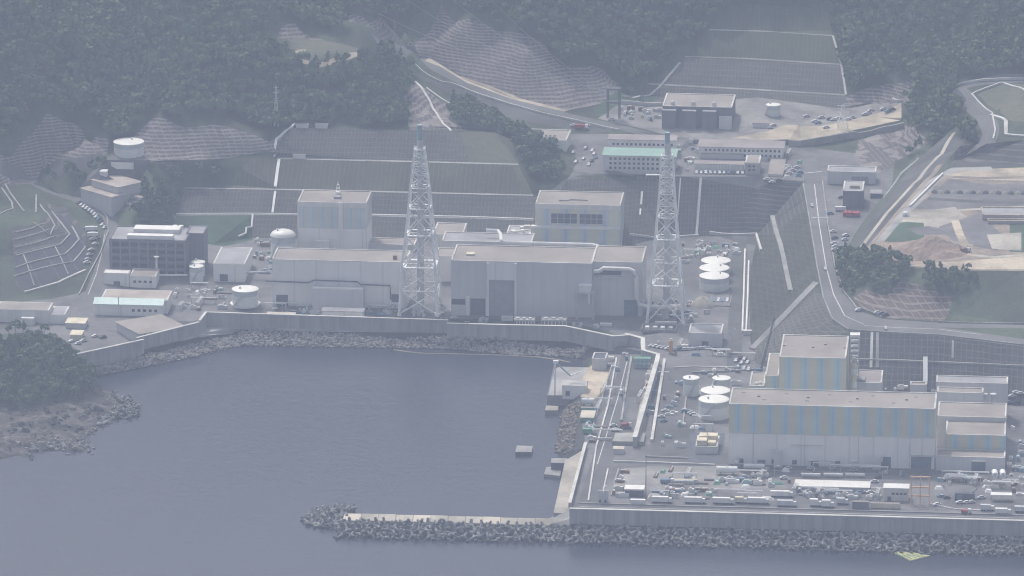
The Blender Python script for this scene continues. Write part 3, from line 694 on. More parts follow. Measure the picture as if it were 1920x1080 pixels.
WOODS = [  # (where, photo polygon, spacing, size, label of its single trees)
 ('mountain', [(-120, -60), (2080, -60), (2080, 140), (1960, 146), (1880, 146), (1795, 158), (1790, 200), (1835, 270), (1760, 290), (1700, 292), (1690, 250), (1692, 205), (1740, 170), (1700, 145), (1590, 178), (1565, 60), (1550, 10), (1370, 8), (1325, 50), (1280, 100), (1235, 150), (1180, 168), (1155, 150), (1130, 128), (1092, 112), (1050, 120), (960, 66), (885, 22), (825, 20), (760, 55), (700, 40), (640, 24), (648, 70), (580, 50), (530, 38), (514, 66), (540, 116), (690, 112), (720, 96), (770, 130), (760, 172), (768, 240), (600, 240), (548, 236), (505, 248), (440, 222), (400, 221), (345, 234), (290, 206), (243, 256), (208, 262), (166, 220), (140, 232), (88, 200), (20, 268), (-120, 292)], 5.2, .86, ''),
 ('hillside', [(930, 246), (960, 244), (1010, 266), (1052, 300), (1056, 330), (1040, 350), (1003, 350), (975, 305), (955, 262)], 4.6, .8, 'leafy tree in the narrow dark wood right of the tiered slope'),
 ('hillside', [(850, 185), (905, 190), (960, 232), (930, 244), (870, 240), (846, 216)], 5.0, .7, 'leafy tree in the wedge of wood below the valley road'),
 ('hillside', [(255, 352), (342, 345), (348, 352), (328, 400), (322, 425), (235, 425), (265, 385)], 5.0, .8, 'dark leafy tree in the wood between the storehouses and the tiered slope'),
 ('hillside', [(275, 318), (345, 312), (410, 312), (430, 340), (330, 345), (285, 342)], 6.0, .65, 'low green tree on the bank right of the big white tank'),
 ('hillside', [(72, 330), (150, 298), (198, 312), (165, 345), (95, 350)], 5.0, .8, 'dark leafy tree below the grey cut rock left of the big tank'),
 ('plateau', [(1578, 478), (1640, 474), (1712, 500), (1708, 530), (1690, 528), (1662, 553), (1620, 542), (1582, 558), (1572, 520)], 4.6, .68, 'dense green tree in the wood below the excavated plateau beside the main road'),
 ('plateau', [(1732, 502), (1800, 506), (1850, 508), (1820, 540), (1790, 553), (1745, 548), (1730, 520)], 4.6, .6, 'dense green tree at the plateau edge above the pink gridded rock'),
 ('headland', [(-120, 655), (0, 650), (60, 640), (100, 655), (150, 672), (182, 700), (176, 735), (120, 752), (60, 764), (0, 768), (-120, 785)], 4.4, .66, 'dense green tree in the wood on the rocky headland at lower left'),
 ('yard_trees', [(12, 612), (40, 606), (60, 622), (40, 632), (15, 630)], 4.2, .6, 'small round tree beside the pale shed at the far left'),
 ('yard_trees', [(60, 618), (92, 612), (100, 630), (70, 636)], 4.2, .6, 'small round tree behind the short wall at lower left'),
 ('bank_scrub', [(1150, 176), (1230, 170), (1225, 178), (1165, 188)], 6, .4, 'low bush at the foot of the big striped slope'),
]
NOGO = [p for n, m, p in REG]
singles = []; mass = []
for wi, (where, poly, sp, size, lab) in enumerate(WOODS):
    P = pix(*poly); xs = [p[0] for p in P]; ys = [p[1] for p in P]
    gx, gy = np.meshgrid(np.arange(max(min(xs)-8, -420), min(max(xs)+8, 420), sp), np.arange(min(ys)-8, min(max(ys)+8, 520), sp*.92))
    pts = np.stack([gx.ravel(), gy.ravel()], 1); pts[:, 0] += (np.arange(len(pts)) // gx.shape[1] % 2)*sp/2
    pts += RNG.uniform(-.42, .42, pts.shape)*sp
    ppx = np.array([proj(Vector((x, y, gz(x, y)))) for x, y in pts])
    pts = pts[inside(poly, ppx)]; bad = np.zeros(len(pts), bool)
    for nm_, _m, q in REG:
        if where == 'plateau' and nm_ not in ('road', 'rock_cut', 'sand_patch', 'road_marking'): continue
        hit = inside(q, pts)
        bad |= hit & (RNG.random(len(pts)) > .4) if nm_ == 'clearing' else hit
    if where != 'headland': pts = pts[~bad]
    for x, y in pts:
        z = gz(x, y); px, py = proj(Vector((x, y, z)))
        if not (-60 < px < 1980 and -60 < py < 1100): continue
        if where == 'headland' and z < 4: continue
        s = size*RNG.uniform(.7, 1.15)*(1 + .35*max(-.6, mnoise.noise((x*.035, y*.035, 4))*1.6)); rec = (x, y, z, s, RNG.uniform(0, 6.28), int(RNG.integers(len(PROTOS))))
        (singles if lab and 0 < px < 1920 else mass).append((rec, wi))
random.Random(3).shuffle(singles)
singles.sort(key=lambda q: -q[0][3]*(2.0 if WOODS[q[1]][0] in ('headland', 'yard_trees') else 1))
mass += singles[290:]; singles = singles[:290]
lf = M['leaf']
proto_me = [np_mesh('crown', V, Fq, lf, T) for V, Fq, T in PROTOS]
trunk_me = []
for i, h in enumerate((11, 9.5, 12.5, 8, 14, 10, 13)):
    o = trunk_mb(h, i).build('trunk', M['bark']); trunk_me.append(o.data); bpy.data.objects.remove(o)
for (x, y, z, s, a, k), wi in singles:
    root = thing('leafy_tree', WOODS[wi][4], 'tree', (x, y, z), a, 'trees of ' + ' '.join(WOODS[wi][4].split()[-6:])); root.scale = (s, s, s)
    for nm, me in (('trunk', trunk_me[k]), ('crown', proto_me[k])):
        c = bpy.data.objects.new(nm, me); COL.objects.link(c); c.parent = root
for where in ('mountain', 'hillside', 'plateau', 'headland', 'yard_trees', 'bank_scrub'):
    recs = [r for r, wi in mass if WOODS[wi][0] == where]
    if not recs: continue
    VV, FF, TT = [], [], []; off = 0
    for k, (V, Fq, T) in enumerate(PROTOS):
        rk = np.array([r[:5] for r in recs if r[5] == k])
        if not len(rk): continue
        c, s = np.cos(rk[:, 4])*rk[:, 3], np.sin(rk[:, 4])*rk[:, 3]
        X = c[:, None]*V[None, :, 0] - s[:, None]*V[None, :, 1] + rk[:, 0:1]
        Y = s[:, None]*V[None, :, 0] + c[:, None]*V[None, :, 1] + rk[:, 1:2]
        Z = rk[:, 3:4]*V[None, :, 2] + rk[:, 2:3] - .3
        VV.append(np.stack([X, Y, Z], 2).reshape(-1, 3)); n = len(V)
        FF.append((Fq[None] + (np.arange(len(rk))*n)[:, None, None] + off).reshape(-1, 4)); off += n*len(rk)
        TT.append((np.clip(T[None]*.6 + RNG.normal(.2, .15, len(rk))[:, None], 0, 1)).ravel())
    me = np_mesh('wood', np.concatenate(VV), np.concatenate(FF), lf, np.concatenate(TT))
    o = bpy.data.objects.new('forest' if where == 'mountain' else 'undergrowth', me); COL.objects.link(o); tag(o, kind='stuff')
    print('wood', where, len(recs))
print('single trees', len(singles))
# ------------------------------------------------------------------ buildings
TH = R(-5)
surf('roof_pale', (.30, .272, .245), .16, .05, .35)
surf('roof_grey', (.33, .33, .335), .2, .05, .4)
surf('roof_brown', (.40, .35, .31), .25, .06, .6)
surf('roof_pink', (.30, .265, .26), .2, .05, .5)
rib_mat('roof_green', (.22, .37, .31), 1.2, .15); rib_mat('roof_teal', (.52, .66, .62), 1.2, .12)
surf('white', (.74, .73, .70), .1, .1, .6, rough=.5); surf('white_tank', (.76, .75, .70), .08, .08, .5, rough=.45)
surf('tank_shell', (.74, .75, .72), .12, .1, .6, rough=.5); surf('tank_band', (.54, .58, .58), .12, .1, .6)
rib_mat('wall_grey', (.79, .77, .73), 13.5, .06, dark=.82, rough=.8)
rib_mat('wall_mid', (.57, .56, .555), 5.0, .08, dark=.92, rough=.8)
rib_mat('wall_dark', (.145, .14, .165), 5.0, .15, dark=.8, rough=.7)
rib_mat('wall_pale', (.72, .70, .66), 4.0, .15, dark=.9, rough=.8)
rib_mat('wall_beige', (.40, .38, .35), 4.0, .12, dark=.9, rough=.8)
rib_mat('seawall_face', (.41, .40, .385), 6.0, .28, dark=.8, rough=.9)
clad_mat('stripe_big', (.38, .58, .59), (.33, .51, .61), (.47, .55, .52), (.56, .55, .42), 8.8)
clad_mat('stripe_reactor', (.38, .58, .59), (.33, .51, .61), (.47, .55, .52), (.56, .55, .42), 9.2)
clad_mat('stripe_teal', (.50, .58, .60), (.36, .55, .62), (.54, .57, .55), (.56, .57, .53), 6.0)
clad_mat('stripe_olive', (.50, .56, .57), (.38, .48, .58), (.54, .57, .52), (.60, .60, .46), 12.0)
surf('office_frame', (.25, .24, .265), .15, .2, 1); surf('glass', (.035, .042, .05), .3, .3, 1, rough=.15); surf('door_blue', (.13, .19, .24), .2, .2, 1, rough=.5)
surf('recess', (.32, .315, .33), .15, .2, 1.2); surf('louver', (.10, .11, .145), .25, .4, 1.2); surf('steel', (.55, .56, .56), .15, .1, .5, rough=.5, metal=.0)
surf('steel_white', (.84, .84, .82), .12, .1, .5, rough=.5); surf('steel_dark', (.10, .11, .13), .2, .2, .8)
surf('teal_steel', (.28, .42, .44), .2, .2, .8); surf('green_paint', (.17, .36, .26), .25, .3, 1); surf('orange', (.70, .36, .13), .15, .3, 1)
surf('orange_pale', (.72, .46, .30), .2, .3, 1); surf('yellow', (.42, .42, .19), .25, .2, .8); surf('red', (.34, .06, .07), .2, .3, 1)
surf('blue', (.15, .23, .32), .2, .3, 1); surf('rust', (.24, .15, .10), .4, .3, 1.2); surf('tyre', (.03, .03, .03), .2, 1, 3)
surf('silver', (.55, .56, .58), .1, .3, 1, rough=.35); surf('black_paint', (.05, .05, .06), .1, .3, 1, rough=.3); surf('white_paint', (.64, .64, .64), .05, .3, 1, rough=.35)
surf('cream', (.66, .60, .45), .15, .2, .8); surf('beige_roof', (.56, .50, .41), .15, .1, .6)

class Bld: pass
def front(x0, y0, x1, z, rot):
    P0 = at(x0, y0, z); ex = Vector((math.cos(rot), math.sin(rot), 0)); ey = Vector((-ex.y, ex.x, 0))
    return P0, ex, ey, solve(lambda w: proj(P0 + ex*w)[0], x1, .2, 900)
def bldg(name, label, cat, x0, y0, x1, yt, yb, wall='wall_grey', roof='roof_pale', z=None, rot=TH, par=.7, parmat='pale_concrete', group=None, gable=0, clad=None, cladz=None, over=0, sunk=2.0):
    """front-left base corner pixel (x0,y0), front-right column x1, roof line yt, roof back line yb (photo px); z = ground height"""
    if z is None: z = G(x0, y0).z
    P0, ex, ey, w = front(x0, y0, x1, z, rot)
    h = solve(lambda q: proj(P0 + Vector((0, 0, q)))[1], yt, 0, 150)
    d = max(1.5, solve(lambda q: proj(P0 + Vector((0, 0, h)) + ey*q)[1], yb, 0, 400))
    B = Bld(); B.w, B.d, B.h, B.P, B.rot = w, d, h, P0, rot
    B.root = thing(name, label, cat, P0, rot, group)
    if clad:
        hc = solve(lambda q: proj(P0 + Vector((0, 0, q)))[1], cladz, 0, h)
        MB().walls(0, 0, -sunk, w, d, hc).build('wall', M[wall], B.root)
        MB().box(-.12, -.12, hc+.003, w+.12, d+.12, h).build('cladding', M[clad], B.root); B.hc = hc
    else: MB().walls(0, 0, -sunk, w, d, h).build('wall', M[wall], B.root)
    if gable:
        m = MB(); e = max(over, .3)
        m.add([(-e, -e, h+.02), (w+e, -e, h+.02), (w+e, d+e, h+.02), (-e, d+e, h+.02), (-e, d/2, h+gable), (w+e, d/2, h+gable)],
              [(0, 1, 5, 4), (2, 3, 4, 5), (0, 4, 3), (1, 2, 5), (3, 2, 1, 0)]); m.build('roof', M[roof], B.root)
    else:
        e = over if over else -.35
        MB().box(-e, -e, h+.01, w+e, d+e, h+.22).build('roof', M[roof], B.root)
        if par:
            m = MB(); t = .8; q = par
            if over: q = 0
            if q:
                m.box(-.1, -.1, h+.012, w+.1, t, h+q*.55).box(-.1, d-t, h+.012, w+.1, d+.1, h+q); m.box(-.1, t+.003, h+.012, t, d-t-.003, h+q).box(w-t, t+.003, h+.012, w+.1, d-t-.003, h+q)
                m.build('parapet', M[parmat], B.root)
    return B
def fwin(B, cols, rows, xa, xb, za, zb, ww, wh, mat='glass', name='window'):
    """windows on the front wall: fractions xa..xb of the width, heights za..zb in metres"""
    for i in range(cols):
        for j in range(rows):
            x = B.w*(xa + (xb-xa)*(i+.5)/cols); zz = za + (zb-za)*(j+.5)/rows
            MB().box(x-ww/2, -.09, zz-wh/2, x+ww/2, .05, zz+wh/2).build(name, M[mat], B.root)
def fbox(B, name, mat, xa, xb, za, zb, proud=.3, y0=None):
    """a box on the front: metres along, heights, how far it stands out"""
    return MB().box(xa, -proud, za, xb, .0 if y0 is None else y0, zb).build(name, M[mat], B.root)
def rbox(B, name, mat, xa, xb, ya, yb, h, base=None):
    z = (B.h if base is None else base) + .23
    return MB().box(xa, ya, z, xb, yb, z+h).build(name, M[mat], B.root)
def Bx(B, px, y=0.0, z=0.0):                # metres along the front of a photo column
    return solve(lambda q: proj(B.root_at(q, y, z))[0], px, -50, 900)
def root_at(B, x, y, z):
    c, s = math.cos(B.rot), math.sin(B.rot); return B.P + Vector((c*x - s*y, s*x + c*y, z))
Bld.root_at = root_at
def Bz(B, px, py, y=0.0):
    x = Bx(B, px, y); return solve(lambda q: proj(B.root_at(x, y, q))[1], py, -10, 150)

# ---- unit 3
u3 = bldg('turbine_hall', 'long grey turbine hall with blue and olive striped upper cladding, nearest big building at right', 'turbine hall', 1366, 870, 1752, 758, 729, z=8.5, clad='stripe_big', cladz=811, wall='wall_grey')
xa, xb = Bx(u3, 1708), Bx(u3, 1746); zt = Bz(u3, 1725, 856)
fbox(u3, 'door', 'door_blue', xa, xb, 0, zt, .12); fbox(u3, 'door_frame', 'pale_concrete', xa-.8, xb+.8, zt+.02, zt+.9, .6)
for x in (1655, 1420, 1520): fbox(u3, 'door', 'door_blue', Bx(u3, x), Bx(u3, x)+4.5, 0, 6.5 if x == 1655 else 3, .12)
for x in (1451, 1636): fbox(u3, 'stair_tower', 'wall_mid', Bx(u3, x), Bx(u3, x)+4.8, 0, 9.5 if x == 1451 else 7.5, 4)
for x in (1515, 1556, 1597): fbox(u3, 'canopy', 'white', Bx(u3, x), Bx(u3, x)+3.2, 3.4, 3.8, 1.2)
MB().box(0, -.3, u3.hc-.25, u3.w, -.13, u3.hc+.25).build('flashing', M['pale_concrete'], u3.root)
for k in range(4): rbox(u3, 'roof_vent', 'roof_grey', u3.w*(.13+.24*k), u3.w*(.13+.24*k)+1.6, u3.d*.5, u3.d*.5+1.2, .7)
for f in (.12, .37, .63, .88): MB().bar((u3.w*f, -.35, 0), (u3.w*f, -.35, u3.hc-.4), .16, None, 6).build('downpipe', M['steel'], u3.root)
for f in (.05, .21, .31, .52, .74): MB().box(u3.w*f, -.5, 1.0, u3.w*f+2.6, -.02, 3.4).build('louver', M['louver'], u3.root)
MB().box(u3.w*.3, -.9, 12.2, u3.w*.46, -.02, 12.5).build('walkway', M['steel'], u3.root)
for k in range(9): rbox(u3, 'roof_hatch', 'roof_grey', u3.w*(.05+.105*k), u3.w*(.05+.105*k)+2.2, u3.d*(.3 if k % 2 else .72), u3.d*(.3 if k % 2 else .72)+1.0, .35)
r3 = bldg('reactor_building', 'tall reactor building with pale roof and blue and olive stripes, behind the nearest turbine hall', 'reactor building', 1460, 812, 1584, 670, 629, z=8.5, clad='stripe_reactor', cladz=760, wall='wall_grey')
for fx, fy in ((.04, .5), (.48, .45), (.66, .6), (.96, .46)): rbox(r3, 'roof_vent', 'roof_brown', r3.w*fx-.8, r3.w*fx+.8, r3.d*fy, r3.d*fy+1, .6)
bldg('reactor_annex', 'lower striped annex with flat roof against the left side of the striped reactor building', 'annex', 1434, 808, 1458.5, 705, 664, z=8.5, clad='stripe_reactor', cladz=760)
a3 = bldg('reactor_annex', 'small stepped annex with round white vents on its roof, left of the striped reactor building', 'annex', 1404, 800, 1432, 724, 699, z=8.5, clad='stripe_reactor', cladz=765)
for k in range(3):
    m = MB(); m.lathe([(1.1, a3.h+.23), (1.1, a3.h+1.2), (.4, a3.h+1.8)], 14, 4+k*2.2, 3.2+(k % 2)*2); m.build('roof_vent', M['white'], a3.root, True)
s1 = bldg('service_building', 'long flat service building at the back right beneath the gridded slope', 'service building', 1754, 786, 1888, 717, 705, z=8.5, wall='wall_mid', roof='roof_grey')
bldg('service_building', 'low grey block with narrow pale roof directly right of the striped turbine hall', 'service building', 1756, 806, 1842, 736, 727, z=8.5, wall='wall_mid')
s2 = bldg('control_building', 'control building with broad pinkish roof right of the nearest turbine hall', 'control building', 1757, 842, 1885, 781, 755, z=8.5, wall='wall_mid')
s3 = bldg('control_building', 'control building with striped front and pale roof at the right edge of the plant', 'control building', 1772, 868, 1884, 815, 786, z=8.5, clad='stripe_reactor', cladz=842)
s4 = bldg('loading_annex', 'low loading annex with pale roof and blue door, right front corner of the plant', 'annex', 1754, 882, 1884, 856, 843, z=8.5, wall='wall_mid')
fbox(s4, 'door', 'door_blue', s4.w*.52, s4.w*.72, 0, 5.5, .1); fbox(s4, 'canopy', 'white', s4.w*.52, s4.w*.72, 6.2, 6.6, 1.5)
for x in (1845, 1862):
    p = at(x, 752, 24); t = thing('roof_stack', 'short grey exhaust stub on the low roofs, ' + ('left one' if x == 1845 else 'round taller one') + ' at right', 'vent', p)
    m = MB(); m.lathe([(1.5, -8), (1.5, 3.5), (1.9, 3.6), (1.9, 4.4)], 16); m.build('pipe', M['steel'], t, True)
c3 = bldg('service_block', 'small roofed block with pinkish top between the striped reactor building and gridded slope', 'service building', 1604, 792, 1652, 718, 695, z=8.5, wall='wall_mid', roof='roof_pink')
rbox(c3, 'roof_hatch', 'roof_grey', c3.w*.05, c3.w*.35, 1, 9, 1.4)
bldg('pump_hut', 'small low hut at the foot of the gridded slope by the white chute', 'hut', 1706, 744, 1737, 722, 717, z=8.5, wall='wall_mid')

# ---- unit 2
u2 = bldg('turbine_hall', 'broad dark grey turbine hall with pale roof between the two lattice chimneys', 'turbine hall', 846, 590, 1110, 489, 460, z=8.5, wall='wall_mid', sunk=1)
u2b = bldg('turbine_hall_wing', 'right wing of the middle turbine hall with white duct wrapped round it', 'turbine hall', 1110, 592, 1204, 491, 462, z=8.5, wall='wall_mid', sunk=1)
for B, n in ((u2, 0), (u2b, 0)): B.root['group'] = 'turbine hall sections'
xa, xb = Bx(u2, 917), Bx(u2, 965); zt = Bz(u2, 940, 525)
fbox(u2, 'bay_wall', 'wall_grey', xa, xb, zt, u2.h-.4, .35)
fbox(u2, 'bay_recess', 'recess', xa, xb, 0, zt-.02, .1)
for x in (xa-1.2, xb): fbox(u2, 'pilaster', 'wall_grey', x, x+1.2, 0, u2.h-.5, 1.6)
xa, xb = Bx(u2, 882), Bx(u2, 910); fbox(u2, 'door', 'louver', xa, xb, 0, 10.5, .1)
for x in (xa-2.4, xb+.4): fbox(u2, 'pilaster', 'wall_grey', x, x+1.8, 0, 12, .8)
fbox(u2, 'window', 'glass', Bx(u2, 847), Bx(u2, 872), 6.5, 10, .1)
rbox(u2, 'roof_hatch', 'cream', 8, 13, 12, 17, 1.0)
xa, xb = Bx(u2b, 1170), Bx(u2b, 1196); fbox(u2b, 'door', 'door_blue', xa, xb, 0, 10.5, .12)
zl = Bz(u2b, 1140, 520); fbox(u2b, 'ledge', 'pale_concrete', 2, u2b.w*.62, zl, zl+1, 2.0); fbox(u2b, 'ledge_dark_strip', 'louver', 1, u2b.w*.58, zl+1.5, zl+4.5, .1)  # ledge, and a dark strip on the wall above it
zz = u2b.h
m = MB(); m.tube([(1, -2.6, zz-5.2), (4.5, -2.6, zz-5.0), (7, -2.6, zz-3.2), (u2b.w-8, -2.6, zz-3.4), (u2b.w-5.2, -2.6, zz-4.5), (u2b.w-3.6, -2.6, zz-8), (u2b.w-3.2, -2.6, 12), (u2b.w-1.5, -2.6, 8.5), (u2b.w+3, -2.6, 7.2), (u2b.w+20, -2.6, 7.2)], 1.35, 10)
m.build('duct', M['wall_pale'], u2b.root, True)
r2 = bldg('reactor_building', 'reactor building with two dark louvre panels in its striped front, behind the middle turbine hall', 'reactor building', 1004, 476, 1163, 383, 358.5, z=9.5, clad='stripe_olive', cladz=457, wall='wall_grey')
for xx in ((1033, 1082), (1086, 1130)):
    x0, x1 = Bx(r2, xx[0]), Bx(r2, xx[1]); za, zb = Bz(r2, 1060, 419), Bz(r2, 1060, 400)
    for i in range(4):
        for j in range(2):
            q = (x1-x0)/4; MB().box(x0+q*i+.2, -.4, za+(zb-za)/2*j+.2, x0+q*(i+1)-.2, -.12, za+(zb-za)/2*(j+1)-.2).build('louver', M['louver'], r2.root)
zq = Bz(r2, 1060, 425)
fbox(r2, 'ledge', 'white', -2.5, r2.w-.2, zq-.5, zq+.8, 3.4); fbox(r2, 'lower_front', 'stripe_olive', -2.5, r2.w-.3, 0, zq-.52, 3.0, -.13)
MB().tube([(14, 8, r2.h+.7), (20, 9, r2.h+.7), (21, 11, r2.h+.7), (32, 10, r2.h+.7)], .35, 6).build('roof_pipe', M['roof_grey'], r2.root)
p = MB()
# long steam duct on the roofs
dk = thing('roof_duct', 'long white elbowed duct crossing behind the middle turbine hall roof', 'duct', at(940, 452, 30))
L = lambda px, py, z: at(px, py, z) - Vector(dk.location)
MB().tube([L(912, 432, 30), L(934, 433, 30), L(939, 440, 30), L(940, 452, 30), L(948, 455, 29), L(1110, 459, 29), L(1122, 462, 28.5)], 1.15, 10).build('pipe', M['white'], dk, True)
# ---- unit 1
u1 = bldg('turbine_hall', 'long low grey turbine hall with pale roof, furthest left of the turbine halls', 'turbine hall', 511, 573, 762, 487, 466, z=8.5, wall='wall_grey', sunk=1)
xa = Bx(u1, 589); an = fbox(u1, 'front_annex', 'wall_mid', xa, Bx(u1, 684), 0, 13.5, 9)
MB().box(xa, -9.05, 13.52, Bx(u1, 684), -7.6, 14.6).build('annex_parapet', M['white'], u1.root)
MB().tube([(-4, -1.2, 15.8), (22, -1.2, 15.3), (26, -1.2, 17.0), (52, -1.2, 16.6), (54, -1.2, 15), (72, -1.2, 14.6), (72.5, -1.2, 6)], .45, 7).build('pipe', M['louver'], u1.root, True)
fbox(u1, 'door', 'louver', Bx(u1, 518), Bx(u1, 540), 0, 7, .1); fbox(u1, 'wall_louver', 'louver', u1.w-9, u1.w-4, 4, 9, .1)
rbox(u1, 'roof_hatch', 'rust', Bx(u1, 735), Bx(u1, 735)+2.4, 6, 9, 2.2)
r1 = bldg('reactor_building', 'pale square reactor building with teal striped upper half, left behind the long low turbine hall', 'reactor building', 559, 474, 688, 379, 357, z=9.5, clad='stripe_teal', cladz=427, wall='wall_grey')
fbox(r1, 'pilaster', 'wall_grey', Bx(r1, 636), Bx(r1, 643), 0, r1.h+.8, 1.3)
fbox(r1, 'side_hut', 'wall_pale', Bx(r1, 593), Bx(r1, 619), 0, 9, 6); MB().box(Bx(r1, 592), -6.4, 9.02, Bx(r1, 620), -5.0, 9.9).build('hut_roof', M['white'], r1.root)
MB().box(r1.w*.5, 9, r1.h+.23, r1.w*.5+4.4, 13, r1.h+1.6).build('roof_hatch', M['roof_grey'], r1.root)
m = MB(); cx, cy, hh = r1.w*.53, r1.d*.75, r1.h
for sx in (-1, 1):
    for sy in (-1, 1): m.bar((cx+sx*1.6, cy+sy*1.6, hh), (cx+sx*.3, cy+sy*.3, hh+8), .16, .1, 5)
for k in range(3): m.box(cx-1.3+k*.4, cy-1.3+k*.4, hh+1.5+k*2.2, cx+1.3-k*.4, cy+1.3-k*.4, hh+1.8+k*2.2)
m.build('aerial_mast', M['steel_white'], r1.root)
for B in (r1, r2): MB().box(-.3, -.42, B.h-2.6, B.w+.3, -.125, B.h-.05).build('fascia', M['wall_pale'], B.root)
MB().box(-.28, -.3, -1, .5, -.125, r1.h-2.62).build('corner_trim', M['wall_pale'], r1.root); MB().box(r1.w-.5, -.3, -1, r1.w+.28, -.125, r1.h-2.62).build('corner_trim', M['wall_pale'], r1.root)
# linking low buildings between units 1 and 2
lk = [('flat grey link block left of the roof duct', 829, 500, 997, 452, 436, 'wall_mid', 'roof_grey'),
      ('pale flat roofed link block behind the left lattice chimney', 690, 472, 778, 458, 447, 'wall_mid', 'roof_pale'),
      ('higher pale roofed link block just right of the left lattice chimney', 812, 478, 868, 440, 419, 'wall_pale', 'roof_pale'),
      ('narrow link block with two dark bays beside the middle turbine hall', 816, 528, 858, 481, 466, 'wall_grey', 'roof_pale')]
for l, *q in lk: bldg('link_building', l, 'link building', *q[:5], z=9.0, wall=q[5], roof=q[6], sunk=1)
fq = bldg('equipment_deck', 'open equipment deck crowded with pale ducts left of the louvred reactor building', 'equipment deck', 948, 478, 1003, 444, 424, z=9, wall='wall_mid', roof='roof_grey')
for k in range(7):
    x, y = random.uniform(2, fq.w-4), random.uniform(2, fq.d-4); rbox(fq, 'air_handler', 'white' if k % 2 else 'wall_pale', x, x+random.uniform(2, 5), y, y+2.5, random.uniform(1, 2.6))
MB().tube([(1, 5, fq.h+2), (8, 6, fq.h+2.2), (14, 10, fq.h+2.2)], .6, 8).build('duct', M['white'], fq.root, True)

# ---- left part of the plant
of = bldg('office_block', 'dark purplish office block with a grid of windows and two white roof canopies', 'office block', 206, 517, 349, 449, 425, z=9.0, wall='wall_dark', roof='roof_grey', parmat='wall_dark')
for i in range(8):
    for j in range(5):
        x = of.w*(.03 + .12*i); z0 = of.h*(.03 + .19*j)
        if i in (4,) and j < 2: continue
        MB().box(x+.5, -.12, z0+1, x+of.w*.12-.9, .05, z0+of.h*.19-1.4).build('window', M['glass'], of.root)
for j in range(6): MB().box(0, -.5, of.h*(.02+.19*j), of.w, -.05, of.h*(.02+.19*j)+.55).build('floor_band', M['office_frame'], of.root)
for i in range(9): MB().box(of.w*(.03+.12*i)-.5, -.55, 0, of.w*(.03+.12*i)+.25, -.53+.4, of.h-.5).build('column', M['office_frame'], of.root)
for xx, ya, yb in ((.27, .52, .85), (.23, .02, .2)): rbox(of, 'roof_canopy', 'white', of.w*xx, of.w*(xx+.60), of.d*ya, of.d*yb, 2.6)
for x in (0.78, .86): MB().bar((of.w*x, of.d*.95, of.h), (of.w*x, of.d*.95, of.h+2.2), 1.5, 1.4, 12).build('cooling_unit', M['white'], of.root)
ow = bldg('office_wing', 'plain dark side wing on the right end of the purplish office block', 'office block', 350.5, 508, 383, 438, 424, z=9.0, wall='wall_dark', roof='roof_grey', parmat='wall_dark')
b = bldg('workshop', 'square grey workshop with sloping pale roof right of the two small white tanks', 'workshop', 400, 527, 459, 495, 464, z=8.8, wall='wall_grey', roof='roof_grey', par=.4)
fbox(b, 'door', 'louver', 4, 9, 0, 4.5, .1)
b = bldg('workshop', 'low grey workshop with beige roof in front of the purplish office block', 'workshop', 243, 538, 292, 518, 504, z=8.8, wall='wall_grey', roof='roof_pale', par=.3); fwin(b, 4, 1, .1, .9, 2, 5, 1.8, 1.5)
b = bldg('workshop', 'small grey shed with pale roof at the roadside left of the low workshop', 'workshop', 195, 537, 242, 512, 506, z=8.8, wall='wall_grey', roof='wall_pale', par=.3); fbox(b, 'door', 'louver', 6, 10, 0, 3.5, .1)
b = bldg('maintenance_hall', 'long maintenance hall with brown roof and pale teal lean-to roof on its front', 'hall', 189, 585, 314, 561, 543, z=8.7, wall='wall_grey', roof='roof_brown', par=.3)
fbox(b, 'lean_to', 'wall_grey', -3, b.w-2, -1, 7.0, 6.5)
m = MB(); m.add([(-3.6, -7.2, 6.6), (b.w-1.5, -7.2, 6.6), (b.w-1.5, -.1, 9.0), (-3.6, -.1, 9.0), (-3.6, -7.2, 7.05), (b.w-1.5, -7.2, 7.05), (b.w-1.5, -.1, 9.4), (-3.6, -.1, 9.4)], [(3,2,1,0),(4,5,6,7),(0,1,5,4),(1,2,6,5),(2,3,7,6),(3,0,4,7)]); m.build('lean_to_roof', M['roof_teal'], b.root)
for i in range(5): MB().box(20+i*3.4, -6.62, 2.6, 21.8+i*3.4, -6.45, 4.2).build('window', M['glass'], b.root)
m = MB(); m.bar((12, -7.6, 0), (12, -7.6, 12), .3, .3, 6); m.build('downpipe', M['wall_pale'], b.root)
b = bldg('warehouse', 'wide warehouse with one big pale skewed roof just behind the harbour sea wall', 'warehouse', 262, 640, 346, 626, 604, z=8.6, wall='wall_mid', roof='roof_pale', rot=R(31), par=0, over=1.0)
fwin(b, 4, 1, .05, .6, 2.0, 5.0, 1.5, 1.3)
b = bldg('shed', 'pale low shed with broad roof cut by the left frame edge', 'shed', -8, 606, 92, 580, 566, z=8.8, wall='wall_pale', roof='roof_pale', par=.3); fbox(b, 'annex', 'wall_pale', b.w*.5, b.w*.74, 0, 5, 5)
b = bldg('shed', 'small hut with cream roof left of the big skewed warehouse roof', 'shed', 123, 617, 159, 606, 596, z=8.6, wall='wall_mid', roof='cream', par=0, over=.4)
bldg('shed', 'grey lean-to shed right of the pale shed at the far left', 'shed', 92, 608, 122, 590, 575, z=8.7, wall='wall_grey', roof='roof_grey', par=.3)
bldg('canopy_shelter', 'tiny cream shelter on the yard below the small hut', 'shelter', 131, 638, 153, 628, 619, z=8.6, wall='cream', roof='cream', par=0, over=.2)
